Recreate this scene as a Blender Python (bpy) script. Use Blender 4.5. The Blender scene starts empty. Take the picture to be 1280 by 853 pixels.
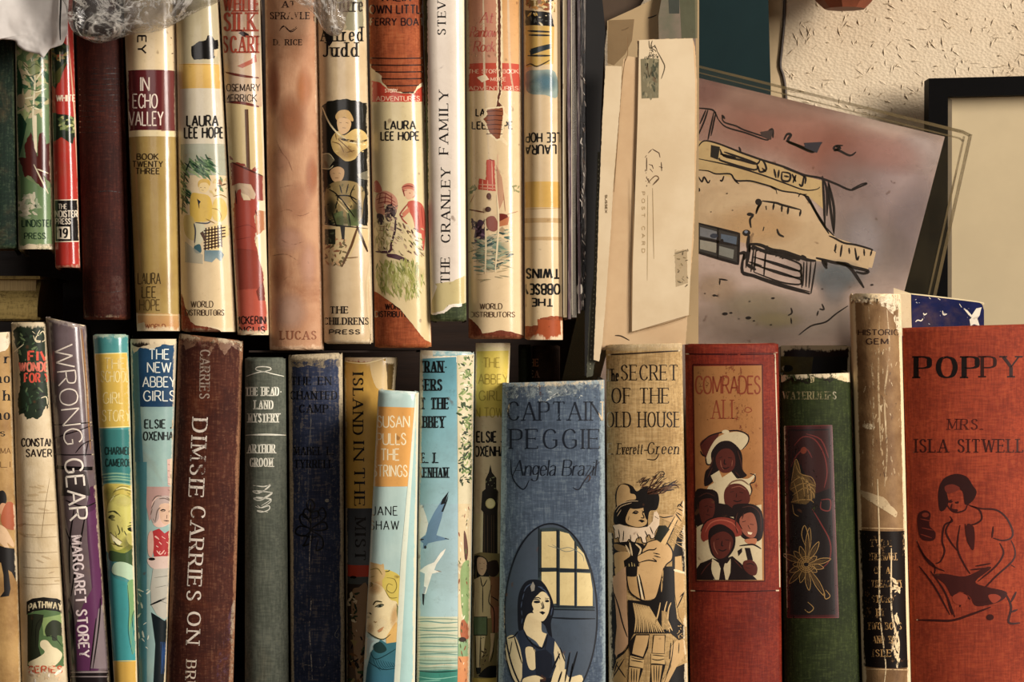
import bpy, bmesh, math, random
import numpy as np
from mathutils import Vector, noise as mnoise
from mathutils.geometry import tessellate_polygon
random.seed(7)
SC = bpy.context.scene
# ------------------------------------------------------------ camera, world, lights
S = 0.00045            # metres covered by one photo pixel on the plane of the spines (y = 0)
D = 1.5                # camera distance to that plane
CZ = 0.62              # height of the camera
cam_d = bpy.data.cameras.new('camera'); cam = bpy.data.objects.new('camera', cam_d); SC.collection.objects.link(cam)
cam.location = (0, -D, CZ); cam.rotation_euler = (math.pi/2, 0, 0)
cam_d.sensor_width = 36; cam_d.lens = 36*D/(1280*S); cam_d.clip_start = 0.01
SC.camera = cam
wd = bpy.data.worlds.new('room_light'); SC.world = wd; wd.use_nodes = True
bg = wd.node_tree.nodes['Background']; bg.inputs[0].default_value = (1.0, 0.9, 0.78, 1); bg.inputs[1].default_value = 0.035
def area(name, loc, target, sx, sy, power, col):
    l = bpy.data.lights.new(name, 'AREA'); l.shape = 'RECTANGLE'; l.size = sx; l.size_y = sy; l.energy = power; l.color = col
    o = bpy.data.objects.new(name, l); SC.collection.objects.link(o); o.location = loc
    o.rotation_euler = (Vector(target)-Vector(loc)).to_track_quat('-Z', 'Y').to_euler(); return o
area('window_light', (2.5, -1.75, CZ+1.1), (0.0, 0, CZ), 0.8, 2.0, 190, (1.0, 0.915, 0.83))
area('fill_light', (-0.35, -2.3, CZ+0.7), (-0.1, 0, CZ), 0.7, 1.0, 6.5, (1.0, 0.91, 0.84))  # added fill lamp on the camera side, softens the shade left by the key
SC.view_settings.view_transform = 'Standard'; SC.view_settings.look = 'None'; SC.view_settings.gamma = 1
SC.view_settings.use_curve_mapping = False; SC.view_settings.exposure = 0.08
SC.cycles.transparent_max_bounces = 32

# ------------------------------------------------------------ helpers
def lin(h):
    if not isinstance(h, str): return tuple(h)[:3]
    h = h.lstrip('#')
    if len(h) == 3: h = ''.join(c*2 for c in h)
    r = [int(h[i:i+2], 16)/255 for i in (0, 2, 4)]
    r = [(c/12.92 if c <= .04045 else ((c+.055)/1.055)**2.4) for c in r]; L = .25*r[0]+.65*r[1]+.1*r[2]
    return tuple(c*.86+L*.14*t for c, t in zip(r, (1.0, .95, .78)))   # aged inks: slightly greyed and warm
class NT:
    def __init__(s, name):
        s.m = bpy.data.materials.new(name); s.m.use_nodes = True; s.t = s.m.node_tree; s.n = s.t.nodes; s.L = s.t.links
        s.b = s.n['Principled BSDF']; s.out = s.n['Material Output']
    def set(s, sock, v):
        if isinstance(v, bpy.types.NodeSocket): s.L.new(v, sock)
        elif hasattr(sock, 'default_value'):
            if hasattr(sock.default_value, '__len__') and not isinstance(v, (tuple, list)): v = (v, v, v)
            if hasattr(sock.default_value, '__len__') and len(sock.default_value) == 4 and len(v) == 3: v = (*v, 1)
            sock.default_value = v
    def node(s, typ, _set=None, **k):
        n = s.n.new(typ)
        for a, v in (_set or {}).items(): setattr(n, a, v)
        for a, v in k.items(): s.set(n.inputs[a.replace('_', ' ')], v)
        return n
    def math(s, op, a, b=0.0, c=0.0, clamp=False):
        n = s.n.new('ShaderNodeMath'); n.operation = op; n.use_clamp = clamp
        for i, v in enumerate((a, b, c)): s.set(n.inputs[i], v)
        return n.outputs[0]
    def mix(s, f, a, b, blend='MIX'):
        n = s.n.new('ShaderNodeMix'); n.data_type = 'RGBA'; n.blend_type = blend
        s.set(n.inputs[0], f); s.set(n.inputs[6], a); s.set(n.inputs[7], b); return n.outputs[2]
    def ramp(s, f, lo, hi):
        n = s.n.new('ShaderNodeMapRange'); n.interpolation_type = 'SMOOTHSTEP'
        s.set(n.inputs[0], f); s.set(n.inputs[1], lo); s.set(n.inputs[2], hi); return n.outputs[0]
    def coords(s, sx=1, sy=1, sz=1):
        tc = s.n.new('ShaderNodeTexCoord'); oi = s.n.new('ShaderNodeObjectInfo')
        mp = s.n.new('ShaderNodeMapping'); s.L.new(tc.outputs['Object'], mp.inputs[0]); mp.inputs['Scale'].default_value = (sx, sy, sz)
        ad = s.n.new('ShaderNodeVectorMath'); ad.operation = 'ADD'; s.L.new(mp.outputs[0], ad.inputs[0])
        sc = s.math('MULTIPLY', oi.outputs['Random'], 37.0); s.L.new(sc, ad.inputs[1]); return ad.outputs[0]
    def noise(s, vec, scale, detail=4, rough=.6, dist=0):
        n = s.n.new('ShaderNodeTexNoise'); s.L.new(vec, n.inputs['Vector']); n.inputs['Scale'].default_value = scale
        n.inputs['Detail'].default_value = detail; n.inputs['Roughness'].default_value = rough; n.inputs['Distortion'].default_value = dist
        return n.outputs['Fac']
    def bump(s, h, strength, dist=.001):
        n = s.n.new('ShaderNodeBump'); n.inputs['Strength'].default_value = strength; n.inputs['Distance'].default_value = dist
        s.L.new(h, n.inputs['Height']); s.L.new(n.outputs[0], s.b.inputs['Normal'])
MC = {}
def mat_cover(col, kind='cloth', col2=None, wear='#c9b28a', w=.35, edge=.5, rough=None, stain='#7a5a34', st=.25):
    """cloth or paper cover: weave or fibre grain, mottling, rubbed edges"""
    key = (col, kind, col2, wear, w, edge, rough, stain, st)
    if key in MC: return MC[key]
    N = NT('cover_'+kind)
    c = N.coords(); c0 = lin(col); c1 = lin(col2) if col2 else tuple(x*.72 for x in c0)
    big = N.noise(c, 35, 5, .65); base = N.mix(N.ramp(big, .35, .68), c0, c1)
    base = N.mix(N.math('MULTIPLY', N.ramp(N.noise(c, 18, 6, .7, 1.5), .5, .72), st), base, lin(stain), 'MULTIPLY' if kind == 'paper' else 'MIX')
    uv = N.n.new('ShaderNodeUVMap'); sp = N.n.new('ShaderNodeSeparateXYZ'); N.L.new(uv.outputs[0], sp.inputs[0])
    u, v = sp.outputs[0], sp.outputs[1]
    eu = N.math('MINIMUM', u, N.math('SUBTRACT', 1.0, u)); ev = N.math('MULTIPLY', N.math('MINIMUM', v, N.math('SUBTRACT', 1.0, v)), 4.0)
    e = N.math('SUBTRACT', 1.0, N.ramp(N.math('MINIMUM', eu, ev), 0.0, .14))
    cs = N.coords(1, 1, .22)
    fine = N.noise(c, 420, 3, .7); mid = N.noise(cs, 90, 6, .75)
    k = N.math('ADD', N.math('MULTIPLY', e, edge), N.math('ADD', N.math('MULTIPLY', mid, .7), N.math('MULTIPLY', fine, .35)))
    wm = N.math('MULTIPLY', N.ramp(k, .93-.2*w, 1.12-.2*w), min(1, .45+w))
    base = N.mix(wm, base, lin(wear))
    if kind == 'cloth':
        wv = []
        for ax in (0, 2):
            t = N.n.new('ShaderNodeTexWave'); t.bands_direction = 'XZ'[ax//2]; N.L.new(c, t.inputs[0]); t.inputs['Scale'].default_value = 620
            t.inputs['Distortion'].default_value = 1.2; t.inputs['Detail'].default_value = 1; wv.append(t.outputs['Fac'])
        h = N.math('ADD', N.math('MULTIPLY', wv[0], .5), N.math('MULTIPLY', wv[1], .5))
        t1 = N.noise(N.coords(.12, 1, 1), 950, 2, .6); t2 = N.noise(N.coords(1, 1, .12), 950, 2, .6); th = N.math('MULTIPLY', N.math('ADD', t1, t2), .5)
        base = N.mix(N.math('MULTIPLY', N.ramp(th, .52, .40), .42), base, tuple(x*.35 for x in c0)); base = N.mix(N.math('MULTIPLY', N.ramp(th, .52, .62), .17), base, lin(wear))
        N.bump(N.math('ADD', h, fine), .35, .0004); r = .62
    elif kind == 'gloss': N.bump(N.noise(cs, 60, 4, .6), .25, .0012); r = .2
    else: N.bump(N.math('ADD', N.noise(cs, 70, 5, .7), N.math('MULTIPLY', fine, .3)), .5, .0008); r = .5
    N.set(N.b.inputs['Base Color'], base); N.set(N.b.inputs['Roughness'], rough if rough is not None else r)
    N.b.inputs['Specular IOR Level'].default_value = .5 if kind == 'gloss' else .14
    MC[key] = N.m; return N.m
def mat_print(wear=.0, rough=.4, mott=.18, scale=70, bumpy=.25, spec=.4):
    """printed ink: the colour attribute 'Col' (alpha = ink cover), mottled, worn through where the noise says so"""
    key = ('print', wear, rough, mott, scale, bumpy, spec)
    if key in MC: return MC[key]
    N = NT('printed_ink'); at = N.n.new('ShaderNodeAttribute'); at.attribute_name = 'Col'
    c = N.coords(); cs = N.coords(1, 1, .25)
    m = N.ramp(N.noise(c, 30, 6, .7, .8), .38, .75)
    base = N.mix(N.math('MULTIPLY', m, mott), at.outputs['Color'], (.30, .17, .07), 'MULTIPLY')
    base = N.mix(N.math('MULTIPLY', N.ramp(N.noise(c, 300, 4, .8), .55, .75), mott*1.0), base, (.25, .14, .06), 'MULTIPLY')
    a = at.outputs['Alpha']
    uv = N.n.new('ShaderNodeUVMap'); sp = N.n.new('ShaderNodeSeparateXYZ'); N.L.new(uv.outputs[0], sp.inputs[0]); u, v = sp.outputs[0], sp.outputs[1]
    eu = N.math('MINIMUM', u, N.math('SUBTRACT', 1.0, u)); ev = N.math('MULTIPLY', N.math('MINIMUM', v, N.math('SUBTRACT', 1.0, v)), 4.0)
    e = N.math('SUBTRACT', 1.0, N.ramp(N.math('MINIMUM', eu, ev), 0.0, .13)); c2 = N.coords(1, 1, .12)
    k = N.math('ADD', N.math('MULTIPLY', e, .42), N.math('ADD', N.math('MULTIPLY', N.noise(c2, 130, 5, .75), .7), N.math('MULTIPLY', N.noise(c, 500, 3, .7), .3)))
    base = N.mix(N.math('MULTIPLY', N.ramp(k, .74, .86), .75), base, lin('#dcc8a2'))
    base = N.mix(N.math('MULTIPLY', N.ramp(N.noise(c, 120, 2, .5), .70, .76), .55), base, lin('#5a3418'))
    if wear > 0:
        n = N.math('ADD', N.math('MULTIPLY', N.noise(cs, scale, 6, .78), .6), N.math('MULTIPLY', N.noise(c, scale*5, 3, .8), .4))
        a = N.math('MULTIPLY', a, N.math('SUBTRACT', 1.0, N.ramp(n, .62-.22*wear, .70-.20*wear)))
    N.set(N.b.inputs['Base Color'], base); N.set(N.b.inputs['Alpha'], a); N.set(N.b.inputs['Roughness'], rough)
    N.b.inputs['Specular IOR Level'].default_value = spec
    N.bump(N.noise(cs, 60, 4, .6), bumpy, .001)
    MC[key] = N.m; return N.m
def mat_simple(name, col, rough=.5, ns=40, var=.25, bump=.2, metal=0, col2=None, spec=.4, stretch=(1, 1, 1), bd=.001):
    key = (name, col, rough, ns, var, bump, metal, col2, spec, stretch, bd)
    if key in MC: return MC[key]
    N = NT(name); c = N.coords(*stretch); n = N.noise(c, ns, 5, .65); c0 = lin(col); c1 = lin(col2) if col2 else tuple(x*(1-var) for x in c0)
    N.set(N.b.inputs['Base Color'], N.mix(N.ramp(n, .35, .7), c0, c1)); N.b.inputs['Roughness'].default_value = rough
    N.b.inputs['Metallic'].default_value = metal; N.b.inputs['Specular IOR Level'].default_value = spec; N.bump(n, bump, bd)
    MC[key] = N.m; return N.m
def link(name, me, mat, parent=None, base=None):
    o = bpy.data.objects.new(name, me); SC.collection.objects.link(o)
    if mat: me.materials.append(mat)
    if parent is not None: o.parent = parent
    return o
def thing(name, label, cat, loc, group=None):
    o = bpy.data.objects.new(name, None); SC.collection.objects.link(o); o.location = loc; o.empty_display_size = .02
    o['label'] = label; o['category'] = cat
    if group: o['group'] = group
    return o
def W(px, py, y=0.0):
    k = (D+y)/D
    return Vector(((px-640)*S*k, y, CZ+(426.5-py)*S*k))
def P(s):
    return [tuple(float(a) for a in q.split(',')) for q in s.split()] if isinstance(s, str) else list(s)
def catmull(pts, n=5, closed=False):
    if len(pts) < 3: return list(pts)
    q = [pts[-1]]+list(pts)+[pts[0], pts[1]] if closed else [pts[0]]+list(pts)+[pts[-1]]
    out = []
    for i in range(1, len(q)-2):
        p0, p1, p2, p3 = q[i-1], q[i], q[i+1], q[i+2]
        for k in range(n):
            t = k/n; t2 = t*t; t3 = t2*t
            out.append(tuple(.5*(2*p1[j]+(-p0[j]+p2[j])*t+(2*p0[j]-5*p1[j]+4*p2[j]-p3[j])*t2+(-p0[j]+3*p1[j]-3*p2[j]+p3[j])*t3) for j in (0, 1)))
    if not closed: out.append(tuple(pts[-1]))
    return out
# ------------------------------------------------------------ a pen-drawn alphabet (width, strokes; ~ = curved)
G = {
'A': (.72, '0,0 .36,1|.36,1 .72,0|.12,.34 .6,.34'), 'B': (.6, '0,0 0,1|~0,1 .3,1 .5,.93 .54,.76 .48,.59 .3,.53 0,.53|~0,.53 .33,.53 .54,.46 .6,.27 .54,.07 .33,0 0,0'),
'C': (.66, '~.64,.78 .55,.94 .36,1 .14,.88 .03,.5 .14,.12 .36,0 .56,.06 .66,.22'), 'D': (.7, '0,0 0,1|~0,1 .3,1 .56,.88 .68,.5 .56,.12 .3,0 0,0'),
'E': (.54, '0,0 0,1|0,1 .52,1|0,.52 .42,.52|0,0 .54,0'), 'F': (.5, '0,0 0,1|0,1 .5,1|0,.5 .4,.5'),
'G': (.72, '~.64,.8 .54,.95 .36,1 .14,.88 .03,.5 .14,.12 .36,0 .56,.05 .68,.16|.68,.14 .68,.45|.48,.45 .7,.45'),
'H': (.68, '0,0 0,1|.68,0 .68,1|0,.52 .68,.52'), 'I': (.06, '.03,0 .03,1'), 'J': (.36, '~.33,1 .33,.25 .26,.05 .12,-.02 0,.1'),
'K': (.66, '0,0 0,1|.62,1 0,.42|.2,.58 .66,0'), 'L': (.5, '0,0 0,1|0,0 .5,0'), 'M': (.84, '.04,0 .04,1|.04,1 .42,.1|.42,.1 .8,1|.8,1 .8,0'),
'N': (.7, '0,0 0,1|0,1 .7,0|.7,0 .7,1'), 'O': (.76, '~.38,1 .13,.88 .02,.5 .13,.12 .38,0 .63,.12 .74,.5 .63,.88 .38,1'),
'P': (.56, '0,0 0,1|~0,1 .32,1 .52,.92 .56,.73 .52,.54 .32,.46 0,.46'), 'Q': (.76, '~.38,1 .13,.88 .02,.5 .13,.12 .38,0 .63,.12 .74,.5 .63,.88 .38,1|.45,.2 .74,-.1'),
'R': (.62, '0,0 0,1|~0,1 .32,1 .52,.92 .55,.74 .5,.56 .32,.49 0,.49|.28,.49 .62,0'), 'S': (.52, '~.48,.8 .4,.95 .25,1 .08,.92 .04,.75 .14,.6 .38,.46 .5,.3 .46,.1 .28,0 .1,.05 .02,.22'),
'T': (.64, '.32,0 .32,1|0,1 .64,1'), 'U': (.66, '~0,1 0,.3 .1,.06 .33,0 .56,.06 .66,.3 .66,1'), 'V': (.7, '0,1 .35,0|.35,0 .7,1'),
'W': (1., '0,1 .26,0|.26,0 .5,.95|.5,.95 .74,0|.74,0 1,1'), 'X': (.68, '0,1 .68,0|0,0 .68,1'), 'Y': (.68, '0,1 .34,.48|.68,1 .34,.48|.34,.48 .34,0'),
'Z': (.6, '.02,1 .6,1|.6,1 0,0|0,0 .6,0'), '.': (.1, '.05,0 .05,.07'), '-': (.3, '.02,.45 .28,.45'), ',': (.1, '.06,.06 0,-.12'), "'": (.08, '.04,1 .04,.8'),
'1': (.3, '.2,0 .2,1|.2,1 0,.82'), '9': (.5, '~.46,.68 .36,.48 .2,.44 .04,.56 .02,.78 .14,.97 .3,1 .44,.9 .48,.6 .4,.2 .24,0 .06,.04'),
' ': (.3, ''), 'a': (.42, '~.02,.55 .14,.64 .3,.62 .37,.5 .37,0|~.37,.38 .14,.34 .02,.18 .1,.01 .26,.04 .37,.18'),
'b': (.44, '.02,0 .02,1|~.02,.45 .16,.63 .34,.6 .43,.32 .34,.04 .16,0 .02,.18'), 'c': (.38, '~.36,.5 .24,.63 .08,.56 .01,.32 .08,.07 .22,0 .37,.12'),
'd': (.46, '.42,0 .42,1|~.42,.45 .28,.63 .1,.6 .01,.32 .1,.04 .28,0 .42,.18'), 'e': (.42, '~.02,.34 .4,.36 .38,.54 .24,.64 .08,.56 .02,.32 .08,.08 .22,0 .4,.12'),
'f': (.3, '~.3,.95 .2,1 .12,.85 .12,0|0,.62 .26,.62'), 'g': (.44, '~.42,.45 .28,.63 .1,.58 .02,.35 .1,.1 .28,.08 .42,.25|~.42,.64 .42,-.05 .34,-.3 .1,-.32 -.02,-.2'),
'h': (.44, '.02,0 .02,1|~.02,.4 .18,.62 .36,.58 .42,.4 .42,0'), 'i': (.08, '.04,0 .04,.62|.04,.82 .04,.88'), 'k': (.4, '.02,0 .02,1|.36,.62 .02,.25|.14,.36 .4,0'),
'l': (.06, '.03,0 .03,1'), 'm': (.7, '.02,0 .02,.62|~.02,.4 .14,.62 .3,.6 .36,.42 .36,0|~.36,.4 .48,.62 .64,.6 .7,.42 .7,0'), 'n': (.44, '.02,0 .02,.62|~.02,.4 .18,.62 .36,.58 .42,.4 .42,0'),
'o': (.44, '~.22,.64 .06,.54 .01,.32 .06,.08 .22,0 .38,.08 .43,.32 .38,.54 .22,.64'), 'p': (.44, '.02,-.3 .02,.62|~.02,.45 .16,.63 .34,.6 .43,.32 .34,.04 .16,0 .02,.18'),
'r': (.3, '.02,0 .02,.62|~.02,.38 .1,.56 .2,.64 .3,.6'), 's': (.34, '~.32,.54 .2,.63 .04,.56 .06,.4 .26,.28 .32,.14 .2,0 .02,.08'), 't': (.3, '~.12,.9 .12,.15 .18,0 .3,.05|0,.62 .28,.62'),
'u': (.44, '~.02,.62 .02,.2 .1,.02 .26,.02 .42,.2|.42,.62 .42,0'), 'v': (.42, '0,.62 .2,0|.2,0 .42,.62'), 'w': (.62, '0,.62 .16,0|.16,0 .31,.6|.31,.6 .46,0|.46,0 .62,.62'),
'y': (.42, '0,.62 .2,0|.42,.62 .2,0 .06,-.32'), 'z': (.38, '.02,.62 .36,.62|.36,.62 .02,0|~.02,0 .3,0 .36,-.15 .26,-.38 .06,-.42'),
}
STY = {  # stem, hairline, serif length, letter gap
'sans': (.115, .10, 0, .18), 'bold': (.2, .16, 0, .22), 'black': (.24, .19, 0, .26), 'thin': (.07, .065, 0, .16), 'serif': (.17, .07, .2, .36), 'light': (.11, .05, .13, .28),
'slab': (.2, .10, .2, .38), 'fat': (.19, .07, .19, .36), 'script': (.07, .04, 0, .1), 'hand': (.075, .075, 0, .14)}
# ------------------------------------------------------------ surfaces that take print
KN = 26
class Flat:
    """a flat sheet: plane through px corner points at given depths"""
    def __init__(s, p0, n): s.p = Vector(p0); s.n = Vector(n).normalized(); s.org = Vector((0, 0, 0)); s.clip = None
    def tv(s, a): return a
    def pos(s, a, off):
        d = np.stack([(a[:, 0]-640)*S, np.full(len(a), D), (426.5-a[:, 1])*S], 1); c = np.array([0, -D, CZ]); n = np.array(s.n)
        k = ((np.array(s.p)-c)@n)/(d@n); return c+d*k[:, None]+n*off[:, None]-np.array(s.org)
    def nor(s, a): return np.tile(np.array(s.n), (len(a), 1))
class Book:
    """a case-bound book; q = px corners TL, TR, BR, BL of the spine outline"""
    def __init__(s, q, y0=0., bulge=.004, p=2.6, depth=.125, yaw=0.):
        s.yaw = yaw
        bulge *= 1.4; p = 2+(p-2)*.7; s.y0, s.bul, s.p, s.depth = y0, bulge, p, depth; ye = y0+bulge; s.q = q
        s.c = [W(x, y, ye) for x, y in q]; s.ye = ye
        s.kt = np.linspace(-1, 1, KN+1); s.ky = y0+bulge*np.abs(s.kt)**p
        bl, br = s.c[3], s.c[2]; s.org = Vector(((bl.x+br.x)/2, y0+depth/2, min(bl.z, br.z)))
    def y(s, t): return np.interp(t, s.kt, s.ky)
    def xz(s, u, v):
        TL, TR, BR, BL = s.c
        f = lambda a, b, c, d: (a*(1-u)+b*u)*(1-v)+(d*(1-u)+c*u)*v
        return f(TL.x, TR.x, BR.x, BL.x), f(TL.z, TR.z, BR.z, BL.z)
    def tv(s, a):
        a = np.asarray(a, float); t = np.zeros(len(a)); v = np.full(len(a), .5); TL, TR, BR, BL = s.c
        for _ in range(5):
            y = s.y(np.clip(t, -1, 1)); k = (D+y)/D; X = (a[:, 0]-640)*S*k; Z = CZ+(426.5-a[:, 1])*S*k; u = (t+1)/2
            zt = TL.z*(1-u)+TR.z*u; zb = BL.z*(1-u)+BR.z*u; v = (zt-Z)/(zt-zb)
            xl = TL.x*(1-v)+BL.x*v; xr = TR.x*(1-v)+BR.x*v; t = 2*(X-xl)/(xr-xl)-1
        return np.stack([t, v], 1)
    def pos(s, a, off):
        t = np.clip(a[:, 0], -.985, .985); v = np.clip(a[:, 1], .0, 1.0); x, z = s.xz((t+1)/2, v)
        return np.stack([x, s.y(t)-off, z], 1)-np.array(s.org)
    def nor(s, a):
        t = np.clip(a[:, 0], -1, 1); w = abs(s.c[1].x-s.c[0].x)/2; dy = s.bul*s.p*np.sign(t)*np.abs(t)**(s.p-1)/w
        n = np.stack([dy, -np.ones(len(t)), np.zeros(len(t))], 1); return n/np.linalg.norm(n, axis=1)[:, None]
def clip_half(poly, c, keep_gt):
    out = []
    for i in range(len(poly)):
        a, b = poly[i], poly[(i+1) % len(poly)]
        ia, ib = ((a[0] >= c) == keep_gt) or a[0] == c, ((b[0] >= c) == keep_gt) or b[0] == c
        if ia: out.append(a)
        if ia != ib:
            k = (c-a[0])/(b[0]-a[0]); out.append(tuple(a[j]+(b[j]-a[j])*k for j in range(len(a))))
    return out
def clip_poly(q, cl):
    ar = sum(cl[i-1][0]*cl[i][1]-cl[i][0]*cl[i-1][1] for i in range(len(cl))); sg = 1 if ar > 0 else -1
    for i in range(len(cl)):
        (x0, y0), (x1, y1) = cl[i-1], cl[i]; d = [sg*((x1-x0)*(p[1]-y0)-(y1-y0)*(p[0]-x0)) for p in q]; out = []
        for k in range(len(q)):
            a, b, da, db = q[k-1], q[k], d[k-1], d[k]
            if (da >= 0) != (db >= 0): t = da/(da-db); out.append(tuple(a[j]+(b[j]-a[j])*t for j in range(len(a))))
            if db >= 0: out.append(b)
        q = out
        if len(q) < 3: return None
    return q
class Art:
    """collects flat print in photo pixels and lays it on a surface as one mesh per named part"""
    def __init__(s, surf, parent, start=6e-5):
        s.f, s.par = surf, parent; s.x0 = s.y0 = 0.; s.k = 1.; s.h = start; s.top = start; s.buf = []; s.rnd = random.Random(hash(str(getattr(surf, 'q', 1))) % 9999)
        s.rnd = random.Random(11)
    def use(s, c=None): s.x0, s.y0, s.k = c or (0., 0., 1.); return s
    def T(s, pts): return [(s.x0+x/s.k, s.y0+y/s.k) for x, y in pts]
    def _col(s, c, a=1.): return (*lin(c), a)
    def raw(s, pts, cols, lift):
        s.buf.append((pts, cols, s.h+lift, True)); s.top = max(s.top, s.h+lift)
    def lay(s): s.h = s.top+4e-6; s.top = s.h
    def poly(s, pts, col, a=1., smooth=False, col2=None, jit=0, tear=0):
        pts = s.T(P(pts))
        if smooth: pts = catmull(pts, 4, True)
        if tear: pts = s.torn(pts, tear)
        if col2 is not None:
            ys = [p[1] for p in pts]; lo, hi = min(ys), max(ys)+1e-6; c0, c1 = s._col(col, a), s._col(col2, a)
            cf = lambda p: tuple(c0[i]+(c1[i]-c0[i])*(p[1]-lo)/(hi-lo) for i in range(4))
        else: c = s._col(col, a); cf = lambda p: c
        s.lay()
        for tri in tessellate_polygon([[Vector((x, y, 0)) for x, y in pts]]):
            q = [pts[i] for i in tri]; s.buf.append((q, [cf(p) for p in q], s.h, True))
        return s
    def torn(s, pts, amp, step=2.2):
        out = []
        for i in range(len(pts)):
            a, b = pts[i], pts[(i+1) % len(pts)]; L = math.dist(a, b); n = max(1, int(L/step))
            for j in range(n):
                k = j/n; x = a[0]+(b[0]-a[0])*k; y = a[1]+(b[1]-a[1])*k
                if j: x += s.rnd.uniform(-amp, amp); y += s.rnd.uniform(-amp, amp)
                out.append((x, y))
        return out
    def rect(s, x0, y0, x1, y1, col, a=1., col2=None): return s.poly([(x0, y0), (x1, y0), (x1, y1), (x0, y1)], col, a, col2=col2)
    def ell(s, cx, cy, rx, ry, col, a=1., ang=0, n=18):
        c, d = math.cos(math.radians(ang)), math.sin(math.radians(ang))
        return s.poly([(cx+rx*math.cos(t)*c-ry*math.sin(t)*d, cy+rx*math.cos(t)*d+ry*math.sin(t)*c) for t in [i*2*math.pi/n for i in range(n)]], col, a)
    def blob(s, cx, cy, rx, ry, col, a=.6, ang=0, n=14):
        (cx, cy), = s.T([(cx, cy)]); rx /= s.k; ry /= s.k; s.lay(); co, si = math.cos(math.radians(ang)), math.sin(math.radians(ang)); c = lin(col)
        R = [0, .45, .75, 1.]; A = [a, a*.8, a*.35, 0.]
        pt = lambda r, t: (cx+r*rx*math.cos(t)*co-r*ry*math.sin(t)*si, cy+r*rx*math.cos(t)*si+r*ry*math.sin(t)*co)
        for i in range(n):
            t0, t1 = i*2*math.pi/n, (i+1)*2*math.pi/n
            for j in range(3):
                q = [pt(R[j], t0), pt(R[j+1], t0), pt(R[j+1], t1), pt(R[j], t1)]; al = [A[j], A[j+1], A[j+1], A[j]]
                if j == 0: q = q[:3]; al = al[:3]
                s.buf.append((q, [(*c, x) for x in al], s.h, True))
        return s
    def stroke(s, pts, wf, col, a=1., lift=3e-6):
        if len(pts) < 2: return
        out = [pts[0]]
        for i in range(1, len(pts)):
            L = math.dist(pts[i-1], pts[i]); n = max(1, int(L/3))
            for j in range(1, n+1): out.append(tuple(pts[i-1][q]+(pts[i][q]-pts[i-1][q])*j/n for q in (0, 1)))
        pts = out; c = s._col(col, a); N = len(pts); Ls, Rs = [], []
        for i in range(N):
            a0, b0 = pts[max(0, i-1)], pts[min(N-1, i+1)]; dx, dy = b0[0]-a0[0], b0[1]-a0[1]; L = math.hypot(dx, dy) or 1e-6
            nx, ny = -dy/L, dx/L; w = wf(i/(N-1), nx, ny); Ls.append((pts[i][0]+nx*w, pts[i][1]+ny*w)); Rs.append((pts[i][0]-nx*w, pts[i][1]-ny*w))
        for i in range(N-1): s.raw([Ls[i], Ls[i+1], Rs[i+1], Rs[i]], [c]*4, lift)
    def line(s, pts, w, col, smooth=True, a=1., taper=True, closed=False):
        w *= getattr(s, 'lw', 1.)
        for seg in (pts.split('|') if isinstance(pts, str) else [pts]):
            q = s.T(P(seg))
            if smooth and len(q) > 2: q = catmull(q, 4, closed)
            if closed: q = q+[q[0]]
            s.stroke(q, (lambda t, nx, ny: w*.5*(1-.55*abs(2*t-1)**3)) if taper else (lambda t, nx, ny: w*.5), col, a)
        return s
    def text(s, txt, cx, cy, H, Wd, style='sans', col='#111', ang=0, a=1., gap=None, shear=0, stem=None, arch=0, skip=''):
        st, hr, sf, gp = STY[style]; gp = gap if gap is not None else gp; st = stem or st
        (cx, cy), = s.T([(cx, cy)]); H /= s.k; Wd /= s.k; x = 0; items = []
        for ch in txt:
            w, d = G[ch]; items.append((x, ch)); x += w+gp
        tot = max(x-gp, .05); sx = Wd/tot; co, si = math.cos(math.radians(ang)), math.sin(math.radians(ang))
        A, B = max(.5, st*H*.5*min(1.15, .55+.45*sx/H)), max(.36, hr*H*.5)
        def put(p): 
            X = (p[0]-tot/2)*sx+shear*(p[1]-.5)*H; Y = -(p[1]-.5)*H-arch*(1-(2*p[0]/tot-1)**2)*H
            return (cx+X*co-Y*si, cy+X*si+Y*co)
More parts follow.
